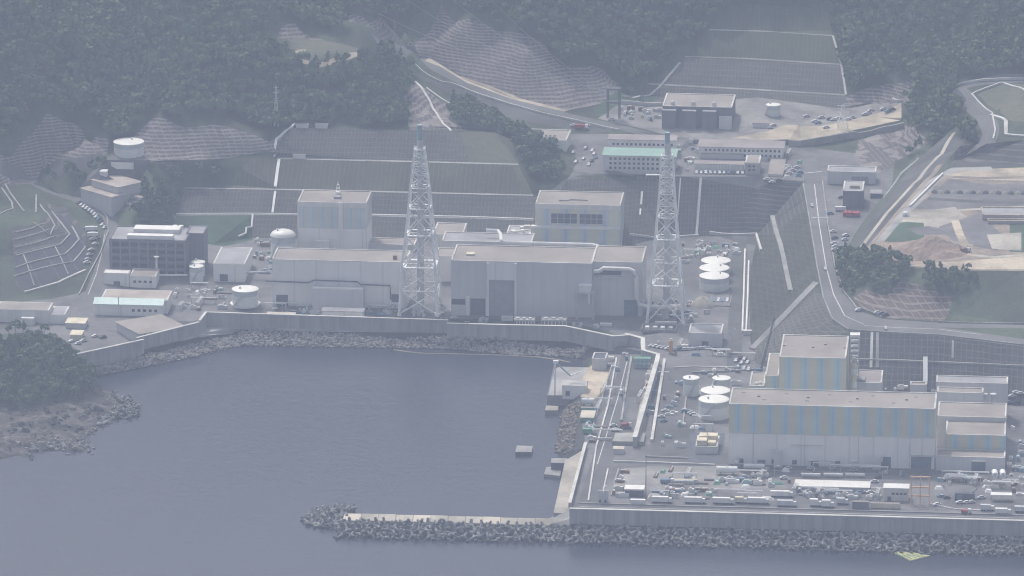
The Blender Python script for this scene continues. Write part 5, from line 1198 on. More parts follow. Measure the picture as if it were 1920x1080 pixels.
# ------------------------------------------------------------------ walls, drains, kerbs and stairs that follow the ground
def rib(name, label, pxs, w, h, mat, cat, group=None, below=.8, step=4):
    P = drape(pxs, step); c = P[0]; t = thing(name, label, cat, c, 0, group)
    MB().ribbon([p-c for p in P], w, h, below).build('channel' if cat in ('drain', 'chute') else 'wall_face', M[mat], t); return t
RB = [
 ('drain_channel', 'white stepped drain down the top tier at the left end of the big tiered slope', [(553, 232), (518, 262), (514, 294)], 1.5, .7, 'white', 'drain'),
 ('drain_channel', 'white stepped drain down the middle tier at the left end of the big tiered slope', [(523, 300), (516, 351)], 1.9, .7, 'white', 'drain'),
 ('drain_channel', 'white stepped drain down the lowest tier at the left end of the big tiered slope', [(516, 360), (511, 399)], 1.4, .7, 'white', 'drain'),
 ('drain_channel', 'thin pale drain on the office slope just right of the right lattice chimney', [(1276, 334), (1268, 440)], .8, .4, 'pale_concrete', 'drain'),
 ('drain_channel', 'wider pale drain running down the middle of the office slope', [(1314, 334), (1306, 440)], 1.5, .5, 'pale_concrete', 'drain'),
 ('drain_channel', 'short white drain piece left of the right lattice chimney on the slope', [(1204, 360), (1202, 384)], 1.2, .5, 'white', 'drain'),
 ('drain_channel', 'stubby white drain piece below the other one left of the right chimney', [(1201, 392), (1200, 403)], 1.0, .5, 'white', 'drain'),
 ('bench_wall', 'pale wall along the foot of the office slope right of the right chimney', [(1330, 437), (1418, 440), (1427, 470)], 1.4, 1.2, 'pale_concrete', 'wall'),
 ('bench_wall', 'pale low wall on the slope foot behind the right lattice chimney', [(1180, 440), (1310, 442)], 1.0, 1.0, 'pale_concrete', 'wall'),
 ('stair_channel', 'wide pale concrete stair channel on the green bank left of the main road', [(1450, 405), (1466, 462), (1484, 545)], 4.0, .6, 'concrete', 'chute'),
 ('stair_channel', 'straight concrete chute slanting from the main road down to the junction', [(1530, 532), (1410, 656)], 4.2, 1.2, 'concrete', 'chute'),
 ('stair_channel', 'thin drain branching off the green bank to the main road', [(1462, 405), (1510, 372)], .9, .4, 'concrete', 'chute'),
 ('stair_channel', 'pale stair strip on the gridded slope left of the drain ladders', [(1635, 624), (1633, 690)], 1.6, .5, 'pale_concrete', 'chute'),
 ('stair_channel', 'darker rung marked stair strip on the gridded slope', [(1645, 624), (1645, 690)], 1.6, .4, 'concrete', 'chute'),
 ('stair_channel', 'upright pale drain on the gridded slope under the road fork', [(1787, 632), (1786, 672)], 1.3, .4, 'concrete', 'chute'),
 ('bench_wall', 'thin pale bench line halfway up the gridded slope', [(1600, 674), (1760, 679), (1920, 686)], 1.2, .5, 'concrete', 'wall'),
 ('road_parapet', 'pale parapet along the left edge of the main road', [(1506, 345), (1519, 420), (1532, 500), (1544, 560), (1561, 600), (1590, 619), (1640, 623), (1760, 629), (1920, 648)], .7, .9, 'concrete', 'parapet'),
 ('road_parapet', 'pale parapet along the right edge of the main road', [(1542, 340), (1552, 420), (1565, 500), (1582, 548), (1606, 579), (1655, 596)], .7, .9, 'concrete', 'parapet'),
 ('road_parapet', 'pale kerb wall where the main road runs out to the right edge', [(1760, 604), (1920, 607.5), (2100, 609)], .7, .9, 'concrete', 'parapet'),
 ('road_parapet', 'pale parapet down the lower side of the valley road', [(740, 99), (772, 116), (862, 163), (960, 198), (1060, 223), (1160, 245)], .9, 1.2, 'pale_concrete', 'parapet'),
 ('road_parapet', 'pale parapet along the upper side of the hill road at far right', [(1958, 148), (1880, 149), (1830, 153), (1791, 162)], 1.2, 1.2, 'pale_concrete', 'parapet'),
 ('road_parapet', 'pale parapet inside the bend of the hill road at far right', [(1880, 156), (1822, 178), (1860, 213), (1866, 245), (1862, 262)], 1.0, 1.0, 'pale_concrete', 'parapet'),
 ('stair_channel', 'zigzag pale channel crossing the upper terraces at the right edge', [(1858, 216), (1886, 228), (1886, 252), (1920, 255)], 2.4, .6, 'pale_concrete', 'chute'),
 ('stair_channel', 'pale channel running down the mound at the right edge', [(1880, 156), (1912, 165), (1935, 180)], 1.8, .6, 'pale_concrete', 'chute'),
 ('guard_wall', 'straight white wall beside the pale track onto the excavated plateau', [(1706, 388), (1768, 327)], 1.0, 1.2, 'white', 'wall'),
 ('terrace_wall', 'long pale terrace wall rounding the left slope, highest of the stepped ones', [(30, 480), (113, 459), (131, 440), (97, 397)], 1.0, .6, 'concrete', 'wall'),
 ('terrace_wall', 'pale terrace wall rounding the left slope, second from the top', [(28, 503), (122, 477), (148, 450), (135, 425)], 1.0, .6, 'concrete', 'wall'),
 ('terrace_wall', 'pale terrace wall rounding the left slope, third from the top', [(26, 519), (138, 491), (160, 463)], 1.0, .6, 'concrete', 'wall'),
 ('terrace_wall', 'pale kerb at the foot of the stepped left slope', [(45, 548), (110, 530), (160, 507)], 1.5, .7, 'pale_concrete', 'wall'),
 ('terrace_wall', 'curved pale wall at the far left edge on the upper slope', [(0, 402), (24, 392), (22, 380), (3, 353)], 1.0, .6, 'concrete', 'wall'),
 ('terrace_wall', 'slanting pale wall above the stepped left slope', [(46, 397), (26, 372), (10, 346)], 1.0, .6, 'concrete', 'wall'),
 ('terrace_wall', 'thin pale wall running down beside the left slope top', [(67, 400), (68, 366)], 1.0, .6, 'concrete', 'wall'),
 ('terrace_wall', 'inner thin wall bending round the upper left slope', [(75, 384), (103, 424), (94, 442), (62, 418)], .9, .6, 'concrete', 'wall'),
 ('road_parapet', 'pale kerb wall along the inner side of the left hill road', [(188, 391), (201, 410), (203, 435), (188, 475), (165, 518), (148, 553)], .7, .9, 'concrete', 'parapet'),
 ('retaining_wall', 'grey retaining wall under the sandy switchyard lot', [(1478, 273), (1500, 274), (1600, 257), (1694, 240)], 1.5, 3.8, 'concrete', 'wall'),
 ('retaining_wall', 'long pale retaining wall on the switchyard beside the dark lattice portal', [(1163, 194), (1244, 198)], 1.4, 2.4, 'pale_concrete', 'wall'),
 ('drain_channel', 'pale drain along the right edge of the big striped slope', [(1562, 68), (1577, 121), (1586, 178)], 1.3, .5, 'pale_concrete', 'drain'),
 ('drain_channel', 'pale stepped drain up the left edge of the big striped slope', [(1168, 181), (1220, 178), (1275, 118)], 1.8, .5, 'pale_concrete', 'drain'),
 ('drain_channel', 'pale drain winding down the gully below the valley road', [(778, 153), (806, 190), (830, 232), (846, 246)], 1.4, .5, 'pale_concrete', 'drain'),
 ('drain_channel', 'second pale drain fanning out below the valley road', [(800, 165), (846, 196), (864, 203)], 1.2, .5, 'pale_concrete', 'drain'),
 ('yard_kerb', 'long pale wall right of the intake channel walkway', [(1246, 676), (1222, 828)], 1.6, 1.4, 'pale_concrete', 'kerb'),
 ('yard_kerb', 'pale kerb left of the intake pit', [(1184, 670), (1172, 740), (1165, 790)], 1.2, 1.0, 'concrete', 'kerb'),
 ('yard_kerb', 'pale kerb between the quay road and the intake yard', [(1156, 672), (1140, 760), (1118, 838), (1103, 940)], .9, .7, 'pale_concrete', 'kerb'),
 ('yard_kerb', 'thin pale kerb looping beside the low corner yard', [(1140, 880), (1128, 935)], .8, .6, 'pale_concrete', 'kerb'),
 ('yard_kerb', 'low pale wall crossing behind the corner yard', [(1115, 826), (1148, 826)], 1.2, 1.6, 'pale_concrete', 'kerb'),
 ('yard_kerb', 'kerb curve round the junction behind the pump house', [(1262, 690), (1300, 688), (1400, 690)], .9, .6, 'pale_concrete', 'kerb'),
 ('yard_kerb', 'straight pale kerb along the main yard road before the outer sea wall', [(1085, 944), (1300, 950), (1600, 958), (1920, 967)], .8, .6, 'concrete', 'kerb'),
]
RB += [('yard_kerb', 'pale low wall between the open yard and the tank yard', [(1150, 866), (1215, 868), (1300, 871), (1340, 873)], 1.0, .9, 'pale_concrete', 'kerb'),
 ('yard_kerb', 'short pale kerb in front of the pit with the cream equipment house', [(1212, 857), (1290, 860)], 1.0, .8, 'concrete', 'kerb'),
 ('yard_kerb', 'pale kerb along the yard road right of the orange frame', [(1745, 946), (1790, 955), (1850, 958)], .8, .5, 'pale_concrete', 'kerb'),
 ('yard_kerb', 'kerb running along the foot of the striped hall', [(1366, 880), (1480, 884), (1600, 888), (1700, 891)], .8, .5, 'concrete', 'kerb')]
RB += [('yard_kerb', 'thin pale kerb on the quay side of the quay road', [(1146, 690), (1128, 750), (1112, 800), (1100, 836)], .8, .7, 'concrete', 'kerb'),
 ('yard_kerb', 'pale low wall at the far side of the tank yard', [(1298, 700), (1370, 697), (1420, 693)], 1.0, 1.0, 'concrete', 'kerb'),
 ('yard_kerb', 'low wall round the pale sunken tank yard', [(1292, 705), (1286, 750), (1280, 800)], .9, .8, 'concrete', 'kerb'),
 ('yard_kerb', 'pale kerb beyond the open shed in the corner yard', [(1160, 880), (1152, 905), (1146, 930)], .8, .7, 'concrete', 'kerb')]
RB += [('terrace_wall', 'thin pale line down the dark left terraces, left one of two', [(44, 478), (54, 505), (64, 535)], .7, .4, 'concrete', 'wall'),
 ('terrace_wall', 'thin pale line down the dark left terraces, right one of two', [(103, 462), (116, 488), (128, 515)], .7, .4, 'concrete', 'wall'),
 ('terrace_wall', 'short low wall on the upper left terraces just above the highest long one', [(28, 465), (70, 455), (104, 443)], .7, .5, 'concrete', 'wall'),
 ('terrace_wall', 'short low wall near the top of the upper left terraces', [(28, 450), (66, 440), (94, 430)], .7, .5, 'concrete', 'wall'),
 ('terrace_wall', 'topmost short low wall of the upper left terraces', [(30, 436), (60, 429), (84, 420)], .7, .5, 'concrete', 'wall')]
for q in RB: rib(*q)
# pipelines
def pipeline(label, pxs, r, h=1.2, mat='white', group=None, name='pipeline'):
    P = [p + Vector((0, 0, h)) for p in drape(pxs, 8)]; c = P[0]; t = thing(name, label, 'pipe', c, 0, group)
    MB().tube([p-c for p in P], r, 8).build('pipe', M[mat], t, True)
    for p in P[1::3]: q = p-c; MB().box(q.x-.2, q.y-.2, q.z-h-.4, q.x+.2, q.y+.2, q.z-r*.6).build('support', M['concrete'], t)
    return t
pipeline('white pipe along the lowest bench of the tiered slope right of the square reactor building', [(690, 405), (733, 406.5), (860, 409), (1000, 413.5)], .6, 1.0)
pipeline('white pipe along the lowest bench of the tiered slope at its left end', [(330, 403), (470, 402.5), (560, 403.5)], .45, .8)
pipeline('pale elbowed pipe on the slope above the grey workshop', [(474, 405), (472, 428), (462, 430), (461, 440), (447, 446)], .7, 1.0)
pipeline('pair of white pipes beside the service road under the green bank, left one', [(1397, 470), (1395, 540), (1392, 624)], .6, 1.0)
pipeline('pair of white pipes beside the service road under the green bank, right one', [(1404, 492), (1402, 560), (1399, 626)], .6, 1.0)
pipeline('raised pipe rack pipe between the grey workshop and the slender tanks', [(418, 526), (470, 524), (510, 522)], .6, 4.5, 'steel')
pipeline('low pipe line along the front of the purplish office block', [(292, 526), (352, 526)], .5, 3.5, 'steel_white')
wc = rib('slide_chute', 'bright white covered chute lying on the gridded slope', [(1735, 674), (1735, 720)], 2.6, 1.8, 'white', 'chute')
# bridges over the main road
for l, a, c_ in (('white pipe bridge over the upper end of the main road', (1508, 341), (1540, 338)), ('white pipe bridge crossing the main road at its middle', (1521, 424), (1553, 424))):
    p, q = G(*a), G(*c_); t = thing('pipe_bridge', l, 'bridge', p); d = q-p
    MB().tube([(0, 0, 5.4), (d.x, d.y, d.z+5.4)], .42, 8).build('beam', M['steel_white'], t)
    for e in (Vector((0, 0, 0)), d): MB().bar((e.x, e.y, e.z-1), (e.x, e.y, e.z+5.4), .3, .25, 6).build('post', M['steel_white'], t)

# ------------------------------------------------------------------ masts, pylons, gantries, cranes
def pylon(label, px, py, top, wpx, mat='steel'):
    P = G(px, py); k = mpp(px, py, P.z); h = solve(lambda q: proj(P+Vector((0, 0, q)))[1], top, 0, 90); w = wpx*k/2
    t = thing('pylon', label, 'pylon', P)
    for sx in (-1, 1):
        for sy in (-1, 1): MB().bar((sx*w, sy*w, -1), (sx*w*.14, sy*w*.14, h), .22, .12, 5).build('leg', M[mat], t)
    m = MB(); n = 6
    for i in range(n):
        a, b_ = 1-.86*i/n, 1-.86*(i+1)/n; z0, z1 = h*i/n, h*(i+1)/n
        for s_ in (-1, 1):
            m.bar((-w*a, s_*w*a, z0), (w*b_, s_*w*b_, z1), .1, None, 4, False); m.bar((w*a, s_*w*a, z0), (-w*b_, s_*w*b_, z1), .1, None, 4, False)
            m.bar((s_*w*a, -w*a, z0), (s_*w*b_, w*b_, z1), .1, None, 4, False)
    m.build('bracing', M[mat], t)
    for z in (.68, .82, .95): MB().bar((-w*1.1, 0, h*z), (w*1.1, 0, h*z), .16, None, 4).build('crossarm', M[mat], t)
pylon('grey lattice pylon rising in the forest above the tiered slope', 518, 236, 160, 9)
pylon('pale lattice pylon on the sandy switchyard lot', 1580, 240, 196, 20, 'steel_white')
pylon('dark slim pylon at the left of the switchyard', 1203, 196, 158, 9, 'steel_dark')
def portal(label, x0, x1, yb, top, mat, deep=4, name='lattice_portal', rungs=7, beams=(1.0,), r=.28):
    P = G(x0, yb); z = P.z; P = at(x0, yb, z); _, ex, ey, w = front(x0, yb, x1, z, TH); h = solve(lambda q: proj(P+Vector((0, 0, q)))[1], top, 0, 90)
    t = thing(name, label, 'gantry', P, TH)
    for x in (0, w):
        m = MB()
        for y in (0, deep):
            for dx in (-.5, .5): m.bar((x+dx, y, -.5), (x+dx, y, h), r*.6, None, 5)
            for i in range(rungs): m.bar((x-.5, y, h*i/rungs), (x+.5, y, h*(i+1)/rungs), r*.4, None, 4, False)
        for i in range(rungs): m.bar((x, 0, h*i/rungs), (x, deep, h*(i+1)/rungs), r*.45, None, 4, False)
        m.build('column', M[mat], t)
    for f in beams: MB().box(-.8, -.2, h*f-.9, w+.8, deep+.2, h*f).build('beam', M[mat], t)
    return t, w, h, deep
portal('dark lattice portal frame beside the valley road at the switchyard', 1139, 1161, 222, 166, 'steel_dark', 5, beams=(1.0, .55))
t, w, h, dp = portal('grey gantry crane with white trolley house in front of the middle turbine hall', 1081, 1112, 600, 548, 'steel', 7, 'gantry_crane', 5, (1.0,), .5)
MB().box(w*.15, 1, h+.02, w*.85, 6, h+3.6).build('trolley_house', M['white'], t); MB().box(w*.1, .6, h+3.62, w*.9, 6.4, h+4.2).build('trolley_roof', M['steel_white'], t)
MB().bar((w*.75, -.6, h-1), (w*.75, -.6, h-7), .7, .6, 8).build('hoist', M['white'], t)
t, w, h, dp = portal('teal grey gantry crane with white trolley before the long low turbine hall', 556, 575, 572, 538, 'teal_steel', 5, 'gantry_crane', 4, (1.0, .5), .5)
MB().box(w*.1, 0, h+.02, w*.8, 4, h+2.0).build('trolley_house', M['white'], t)
# orange frame
P = at(1708, 945, 8.5); _, ex, ey, w = front(1708, 945, 1742, 8.5, TH); H = lambda y: solve(lambda q: proj(P+Vector((0, 0, q)))[1], y, 0, 40)
t = thing('orange_gantry', 'tall orange steel frame standing in the yard before the blue door', 'gantry', P, TH)
for x in (0, w/2, w): MB().box(x-.3, -.3, 0, x+.3, .3, H(892)).build('post', M['orange_pale'], t)
for y in (893, 912, 928): MB().box(-.5, -.42, H(y)-.7, w+.5, .42, H(y)+.05).build('beam', M['orange_pale'], t)
for s_ in (0, w): MB().bar((s_, -5, 0), (s_, -.3, H(915)), .22, .2, 5).build('brace', M['orange_pale'], t)
# vent tower behind the striped turbine hall
P = at(1593, 790, 8.5); t = thing('vent_tower', 'lattice ladder tower with white cap beside the striped reactor building', 'tower', P, TH); h = solve(lambda q: proj(P+Vector((0, 0, q)))[1], 632, 0, 90); w = 4.6
for x in (0, w):
    for y in (0, w): MB().box(x-.25, y-.25, 0, x+.25, y+.25, h).build('post', M['steel'], t)
m = MB()
for i in range(9):
    z = h*(.45+.55*i/9); MB().box(-.1, -.3, z, w+.1, w+.3, z+.4).build('rung_frame', M['steel'], t)
MB().box(-.5, -.5, h+.01, w+.5, w+.5, h+1.4).build('cap', M['white'], t)
P = at(1600, 800, 8.5); t = thing('vent_stack', 'yellow white banded exhaust cylinder in front of the lattice ladder tower', 'exhaust stack', P); h = solve(lambda q: proj(P+Vector((0, 0, q)))[1], 678, 0, 90)
for i in range(6): MB().lathe([(1.75, h*(.4+.1*i)+.02), (1.75, h*(.4+.1*(i+1))-.25), (1.6, h*(.4+.1*(i+1))-.2)], 20).build('band', M['cream' if i % 2 else 'white'], t, True)
MB().lathe([(1.5, -.5), (1.5, h*.4)], 20).build('lower_pipe', M['wall_pale'], t, True); MB().lathe([(1.6, h+.02), (1.45, h+1.2), (.6, h+2.4)], 20).build('dome', M['wall_beige'], t, True)
def crane(label, px, py, tx, ty, lean_y, boom, body, name='crawler_crane'):
    P = G(px, py); t = thing(name, label, 'crane', P, R(10))
    for s_ in (-1.6, 1.6): MB().box(-3, s_-.5, 0, 3, s_+.5, 1.1).build('crawler_track', M['steel_dark'], t)
    MB().box(-2.6, -1.4, 1.12, 1.8, 1.4, 3.0).build('engine_house', M[body], t); c = MB().box(1.82, -1.3, 1.12, 3.2, 0, 3.4).build('cab', M['white'], t)
    hz_ = solve(lambda q: proj(P+Vector((0, lean_y, q)))[1], ty, 0, 90); dx = (tx-px)*mpp(px, py)
    ca, sa = math.cos(-R(10)), math.sin(-R(10)); tip = Vector((ca*dx-sa*lean_y, sa*dx+ca*lean_y, hz_)); base = Vector((1, 0, 2.4)); m = MB(); n = 12
    d = (tip-base).normalized(); a = d.orthogonal().normalized()*.7; b_ = d.cross(a)
    cs = (a, b_, -a, -b_)
    for q in cs: m.bar(base+q, tip+q*.5, .17, .12, 5)
    for i in range(n):
        p0, p1 = base.lerp(tip, i/n), base.lerp(tip, (i+1)/n)
        for j in range(4): m.bar(p0+cs[j]*(1-.5*i/n), p1+cs[(j+1) % 4]*(1-.5*(i+1)/n), .09, None, 4, False)
    m.build('boom', M[boom], t); MB().bar(tip, (tip.x, tip.y-.5, tip.z*.45), .07, None, 4).build('hoist_rope', M['steel_dark'], t); MB().bar((-2.4, 0, 3), tip, .06, None, 4).build('stay_rope', M['steel_dark'], t)
crane('crawler crane with red and white boom working beside the intake channel', 1173, 803, 1167, 724, 6, 'white_paint', 'red')
crane('dark crane with slender boom rising in front of the concrete chute', 1424, 700, 1452, 596, 8, 'steel_dark', 'blue')
# quay crane frame
P = at(1040, 741, 6.3); t = thing('quay_crane', 'white two legged crane frame on the small quay with folded boom', 'crane', P); k = mpp(1040, 741)
H = lambda y: solve(lambda q: proj(P+Vector((0, 0, q)))[1], y, 0, 60); zt = H(680)
MB().bar((0, 0, 0), (.5, 1, zt), .55, .4, 6).build('mast', M['steel_white'], t); MB().bar((-4, 1, 0), (.2, 1, zt), .35, .3, 6).build('back_stay', M['steel_white'], t)
MB().bar((.5, 1, zt), (9, 3, H(707)), .5, .4, 6).build('boom', M['teal_steel'], t); MB().bar((9, 3, H(707)), (16, 3, H(699)), .45, .3, 6).build('jib', M['steel_white'], t)
MB().box(-.9, .2, zt-.6, 2.2, 2, zt+.9).build('mast_head', M['steel_white'], t)
# orange column
P = at(1258, 663, 8.5); t = thing('orange_silo', 'upright orange column with white top near the junction', 'silo', P); h = solve(lambda q: proj(P+Vector((0, 0, q)))[1], 638, 0, 30)
MB().box(-1.1, -1.1, 0, 1.1, 1.1, h).build('body', M['orange'], t); MB().lathe([(.7, h+.02), (.7, h+.9), (.3, h+1.2)], 12).build('cap', M['white'], t, True); MB().box(-1.6, -1.6, 0, 1.6, -1.12, .8).build('step', M['concrete'], t)
def pole(label, px, py, top, r=.18, mat='steel_dark', lamp=False, group=None):
    P = G(px, py); h = solve(lambda q: proj(P+Vector((0, 0, q)))[1], top, 0, 60); t = thing('lamp_post' if lamp else 'mast', label, 'post', P, 0, group)
    MB().bar((0, 0, -.5), (0, 0, h), r*1.3, r*.7, 7).build('pole', M[mat], t)
    if lamp: MB().bar((0, 0, h), (1.6, 0, h+.3), r*.5, None, 5).build('arm', M[mat], t); MB().box(1.3, -.3, h+.12, 2.5, .3, h+.4).build('lamp_head', M['white'], t)
    else: MB().lathe([(r*2.2, h), (r*2.2, h+.4)], 8).build('tip', M[mat], t)
pole('tall dark slender mast at the corner yard left of the outer wall', 1211, 936, 856, .22)
pole('stout pale chimney pipe in front of the purplish office block', 294, 522, 482, .8, 'wall_pale')
pole('thin mast on the yard right of the cream roofed long box', 529, 586, 572, .15, 'steel_white')
for x, y, tp, l in ((1265, 945, 926, 'left of the trailer row'), (1452, 893, 874, 'beside the white tanks'), (1654, 905, 884, 'beside the low canopied long shed'), (1760, 950, 928, 'right of the orange frame'), (1130, 935, 912, 'at the harbour corner yard'), (1372, 640, 618, 'on the service road'), (1290, 322, 304, 'on the office terrace')):
    pole('thin grey lamp post ' + l, x, y, tp, .14, 'steel', True)
# power lines
for i in range(4):
    a, c_ = at(700+60*i, 20-22*i, 150), at(1150, 172+3*i, 62); o = thing('power_cable', 'faint power cable sagging across the forest to the dark portal, ' + ('topmost', 'second', 'third', 'lowest')[i], 'cable', a)
    MB().tube([(c_-a)*(k/14) + Vector((0, 0, -14*4*(k/14)*(1-k/14)*.5)) for k in range(15)], .07, 4).build('wire', M['steel'], o)
# ------------------------------------------------------------------ yard equipment
def clear_roots(): return [o for o in SC.objects if o.parent is None]
def tank_h(label, x0, x1, yb, hpx, mat='white', z=8.5, name='cylinder_tank'):
    P, ex, ey, w = front(x0, yb, x1, z, TH); r = hpx*mpp(x0, yb)/2; t = thing(name, label, 'tank', P, TH)
    m = MB(); m.tube([(0, r, r+.9), (.01, r, r+.9), (w, r, r+.9)], r, 18); m.build('shell', M[mat], t, True)
    for k in (.2, .8): MB().box(w*k-.4, r*.3, 0, w*k+.4, r*1.7, r*.9).build('saddle', M['concrete'], t)
    MB().lathe([(.4, r*2+.7), (.4, r*2+1.4)], 8, w/2, r).build('hatch', M['steel'], t)
tank_h('white horizontal cylinder tank, largest before the left end of the striped hall', 1343, 1382, 891, 13)
tank_h('white horizontal cylinder tank right of the largest one before the striped hall', 1394, 1433, 882, 9)
for i, x in enumerate((1502, 1544, 1585)): tank_h('slim white tube tank above the long canopy shed, ' + ('left', 'middle', 'right')[i] + ' of three', x, x+36, 896, 6)
tank_h('pale half round tank at the quay edge above the green container', 1090, 1114, 762, 12, 'wall_pale', 8.5)
for i, x in enumerate((1860, 1875)):
    P = at(x+6, 899, 8.5); t = thing('vessel', 'pale round ended vessel at right below the loading annex, ' + ('left' if i == 0 else 'right') + ' of two', 'vessel', P)
    m = MB(); m.tube([(0, 0, 2.3), (0, .8, 2.3), (0, 7, 2.3)], 1.7, 16); m.build('shell', M['steel_white'], t, True); MB().box(-1, 1, 0, 1, 6, 1).build('cradle', M['concrete'], t); MB().bar((0, -.06, 2.3), (0, .0, 2.3), .7, None, 12).build('manhole', M['steel'], t)
for i in range(4):
    P = at(1412+8.5*i, 895, 8.5); t = thing('sphere_vessel', 'small white ball shaped vessel in the row of four under the white cylinder', 'vessel', P, 0, 'white ball vessels')
    MB().lathe([(.3, .3), (1.0, .7), (1.35, 1.6), (1.0, 2.5), (.3, 2.9)], 14).build('ball', M['white'], t, True); MB().lathe([(.9, 0), (.9, .5)], 10).build('base', M['concrete'], t)
b = bldg('canopy_shed', 'long low shed with ribbed pale roof in the yard before the striped hall', 'shed', 1491, 919, 1629, 911, 900, z=8.5, wall='wall_mid', roof='wall_pale', par=0, over=.6)
for i in range(9): MB().box(b.w*i/9, -1.0, 0, b.w*i/9+.4, -.65, b.h).build('post', M['steel'], b.root)
b = bldg('site_office', 'grey site office with pale roof left of the orange frame', 'hut', 1657, 939, 1703, 915, 907, z=8.5, wall='wall_mid', roof='white', par=0, over=.4); fbox(b, 'door', 'louver', 2, 4, 0, 2.6, .1); fwin(b, 4, 1, .3, .95, 3, 5.5, 1.6, 1.2)
b = bldg('open_shed', 'dark fronted open shed with white roof edge at the corner yard', 'shed', 1172, 931, 1206, 917, 910, z=8.5, wall='steel_dark', roof='white', par=0, over=.5)
MB().box(0, -.7, b.h-.5, b.w, -.55, b.h+.3).build('fascia', M['white'], b.root)
bldg('open_shed', 'little shelter with pale roof just left of the white edged open shed', 'shed', 1151, 918, 1171, 913, 907, z=8.5, wall='wall_mid', roof='roof_pale', par=0, over=.3)
bldg('small_hut', 'small beige roofed hut at the head of the corner yard', 'hut', 1150, 851, 1169, 842, 837, z=8.5, wall='wall_mid', roof='beige_roof', par=0, over=.3)
bldg('lattice_hut', 'beige roofed hut with green walls on the quay edge', 'hut', 1088, 792, 1113, 783, 770, z=8.5, wall='green_paint', roof='beige_roof', par=0, over=.3)
for i, x in enumerate((1122, 1132)): 
    b = bldg('twin_column', 'tall pale grey box column at the harbour corner yard, ' + ('left' if i == 0 else 'right') + ' of a pair', 'column', x, 943, x+8.5, 921, 919, z=8.5, wall='steel', roof='roof_grey', par=0, over=.05); fbox(b, 'hatch', 'louver', .4, 1.4, 0, 2, .1)
b = bldg('equipment_house', 'cream equipment house stacked with white units left of the nearest striped hall', 'equipment house', 1304, 851, 1345, 838, 818, z=8.5, wall='wall_mid', roof='roof_pale')
for q in ((.05, .5, .1, .4, 3), (.5, .95, .5, .8, 3.4), (.1, .45, .6, .95, 2.4), (.55, .9, .1, .35, 2)): rbox(b, 'white_unit', 'cream', b.w*q[0], b.w*q[1], b.d*q[2], b.d*q[3], q[4])
slab('pit_floor', 'dark sunken pad around the cream equipment house', 'pad', [(1290, 868), (1352, 868), (1360, 812), (1294, 812)], 8.62, 7, 'steel_dark')
slab('sluice_head', 'grey concrete sluice head closing the lower end of the intake channel', 'sluice', [(1148, 828), (1207, 829), (1210, 812), (1154, 812)], 10.6, 2, 'concrete', 'concrete')
for i in range(4):
    P = at(1188+8*i, 690, 8.5); t = thing('screen_cage', 'green box shaped screen cage over the head of the intake pit', 'screen', P, TH, 'green screen cages')
    m = MB(); w, h = 2.3, 5.5
    for x in (0, w):
        for y in (0, 4): m.box(x-.12, y-.12, 0, x+.12, y+.12, h)
    m.box(-.1, -.1, h+.005, w+.1, 4.1, h+.3); m.build('frame', M['green_paint'], t); MB().box(.15, -.02, .4, w-.15, .05, h*.45).build('mesh_panel', M['teal_steel'], t); MB().box(.15, -.02, h*.52, w-.15, .05, h*.95).build('mesh_panel', M['teal_steel'], t)
for i, (x0, x1) in enumerate(((964, 1002), (1015, 1062))):
    b = bldg('screen_block', 'pale louvred intake block behind the harbour wall, ' + ('left' if i == 0 else 'right') + ' one of two', 'intake block', x0, 611, x1, 600, 595, z=8.5, wall='wall_pale', roof='wall_pale', par=.6)
    for k in range(7): MB().box(b.w*k/7+.2, -.15, .5, b.w*(k+1)/7-.4, .05, b.h-.6).build('louver', M['roof_pale'], b.root)
    for k in range(3): rbox(b, 'hatch', 'white', b.w*(.1+.3*k), b.w*(.25+.3*k), .8, 3, 1)
b = bldg('flat_pavilion', 'long flat roofed grey pavilion by the harbour wall before the low turbine hall', 'shed', 604, 596, 681, 583, 577, z=8.5, wall='wall_grey', roof='roof_grey', par=0, over=.5)
b = bldg('long_box', 'long cream box on the yard by the harbour wall left of the pavilion', 'shed', 500, 594, 553, 589, 585, z=8.5, wall='cream', roof='beige_roof', par=0, over=.2)
# pits by the junction
for i, (q, l) in enumerate((((1202, 622, 1268, 611), 'long framed pit left of the pump house'), ((1330, 577, 1368, 552), 'bluish machine pit before the three tank row'))):
    x0, y0, x1, y1 = q; P, ex, ey, w = front(x0, y0, x1, 8.5, TH); d = solve(lambda s_: proj(P+ey*s_)[1], y1, 0, 80); t = thing('pit_frame', l, 'pit', P, TH)
    m = MB(); m.box(0, 0, -.3, w, .5, 1.6).box(0, d-.5, -.3, w, d, 1.6).box(0, .502, -.3, .5, d-.502, 1.6).box(w-.5, .502, -.3, w, d-.502, 1.6); m.build('rim', M['concrete'], t)
    MB().box(.5, .5, .05, w-.5, d-.5, .25).build('pit_floor', M['steel_dark' if i == 0 else 'door_blue'], t)
    for k in range(4): MB().box(w*(.1+.22*k), d*.3, .26, w*(.22+.22*k), d*.6, 1.8).build('machine', M['steel' if k % 2 else ('white' if i == 0 else 'blue')], t)
P = at(1318, 575, 8.5); t = thing('gravel_heap', 'pale gravel heap between the right lattice chimney and the tank row', 'heap', P); m = MB(); m.lathe([(8.5, -.3), (7, 2.2), (4.6, 4.6), (2, 6), (.6, 6.4)], 18)
o = m.build('heap', M['pale_gravel'], t, True)
for v in o.data.vertices: v.co += Vector((random.uniform(-.5, .5), random.uniform(-.5, .5), random.uniform(-.4, .3)))
P = G(1740, 470); t = thing('earth_heap', 'large reddish earth heap on the edge of the excavated plateau', 'heap', P)
bmx = bmesh.new(); bmesh.ops.create_grid(bmx, x_segments=26, y_segments=18, size=1)
rn = random.Random(2)
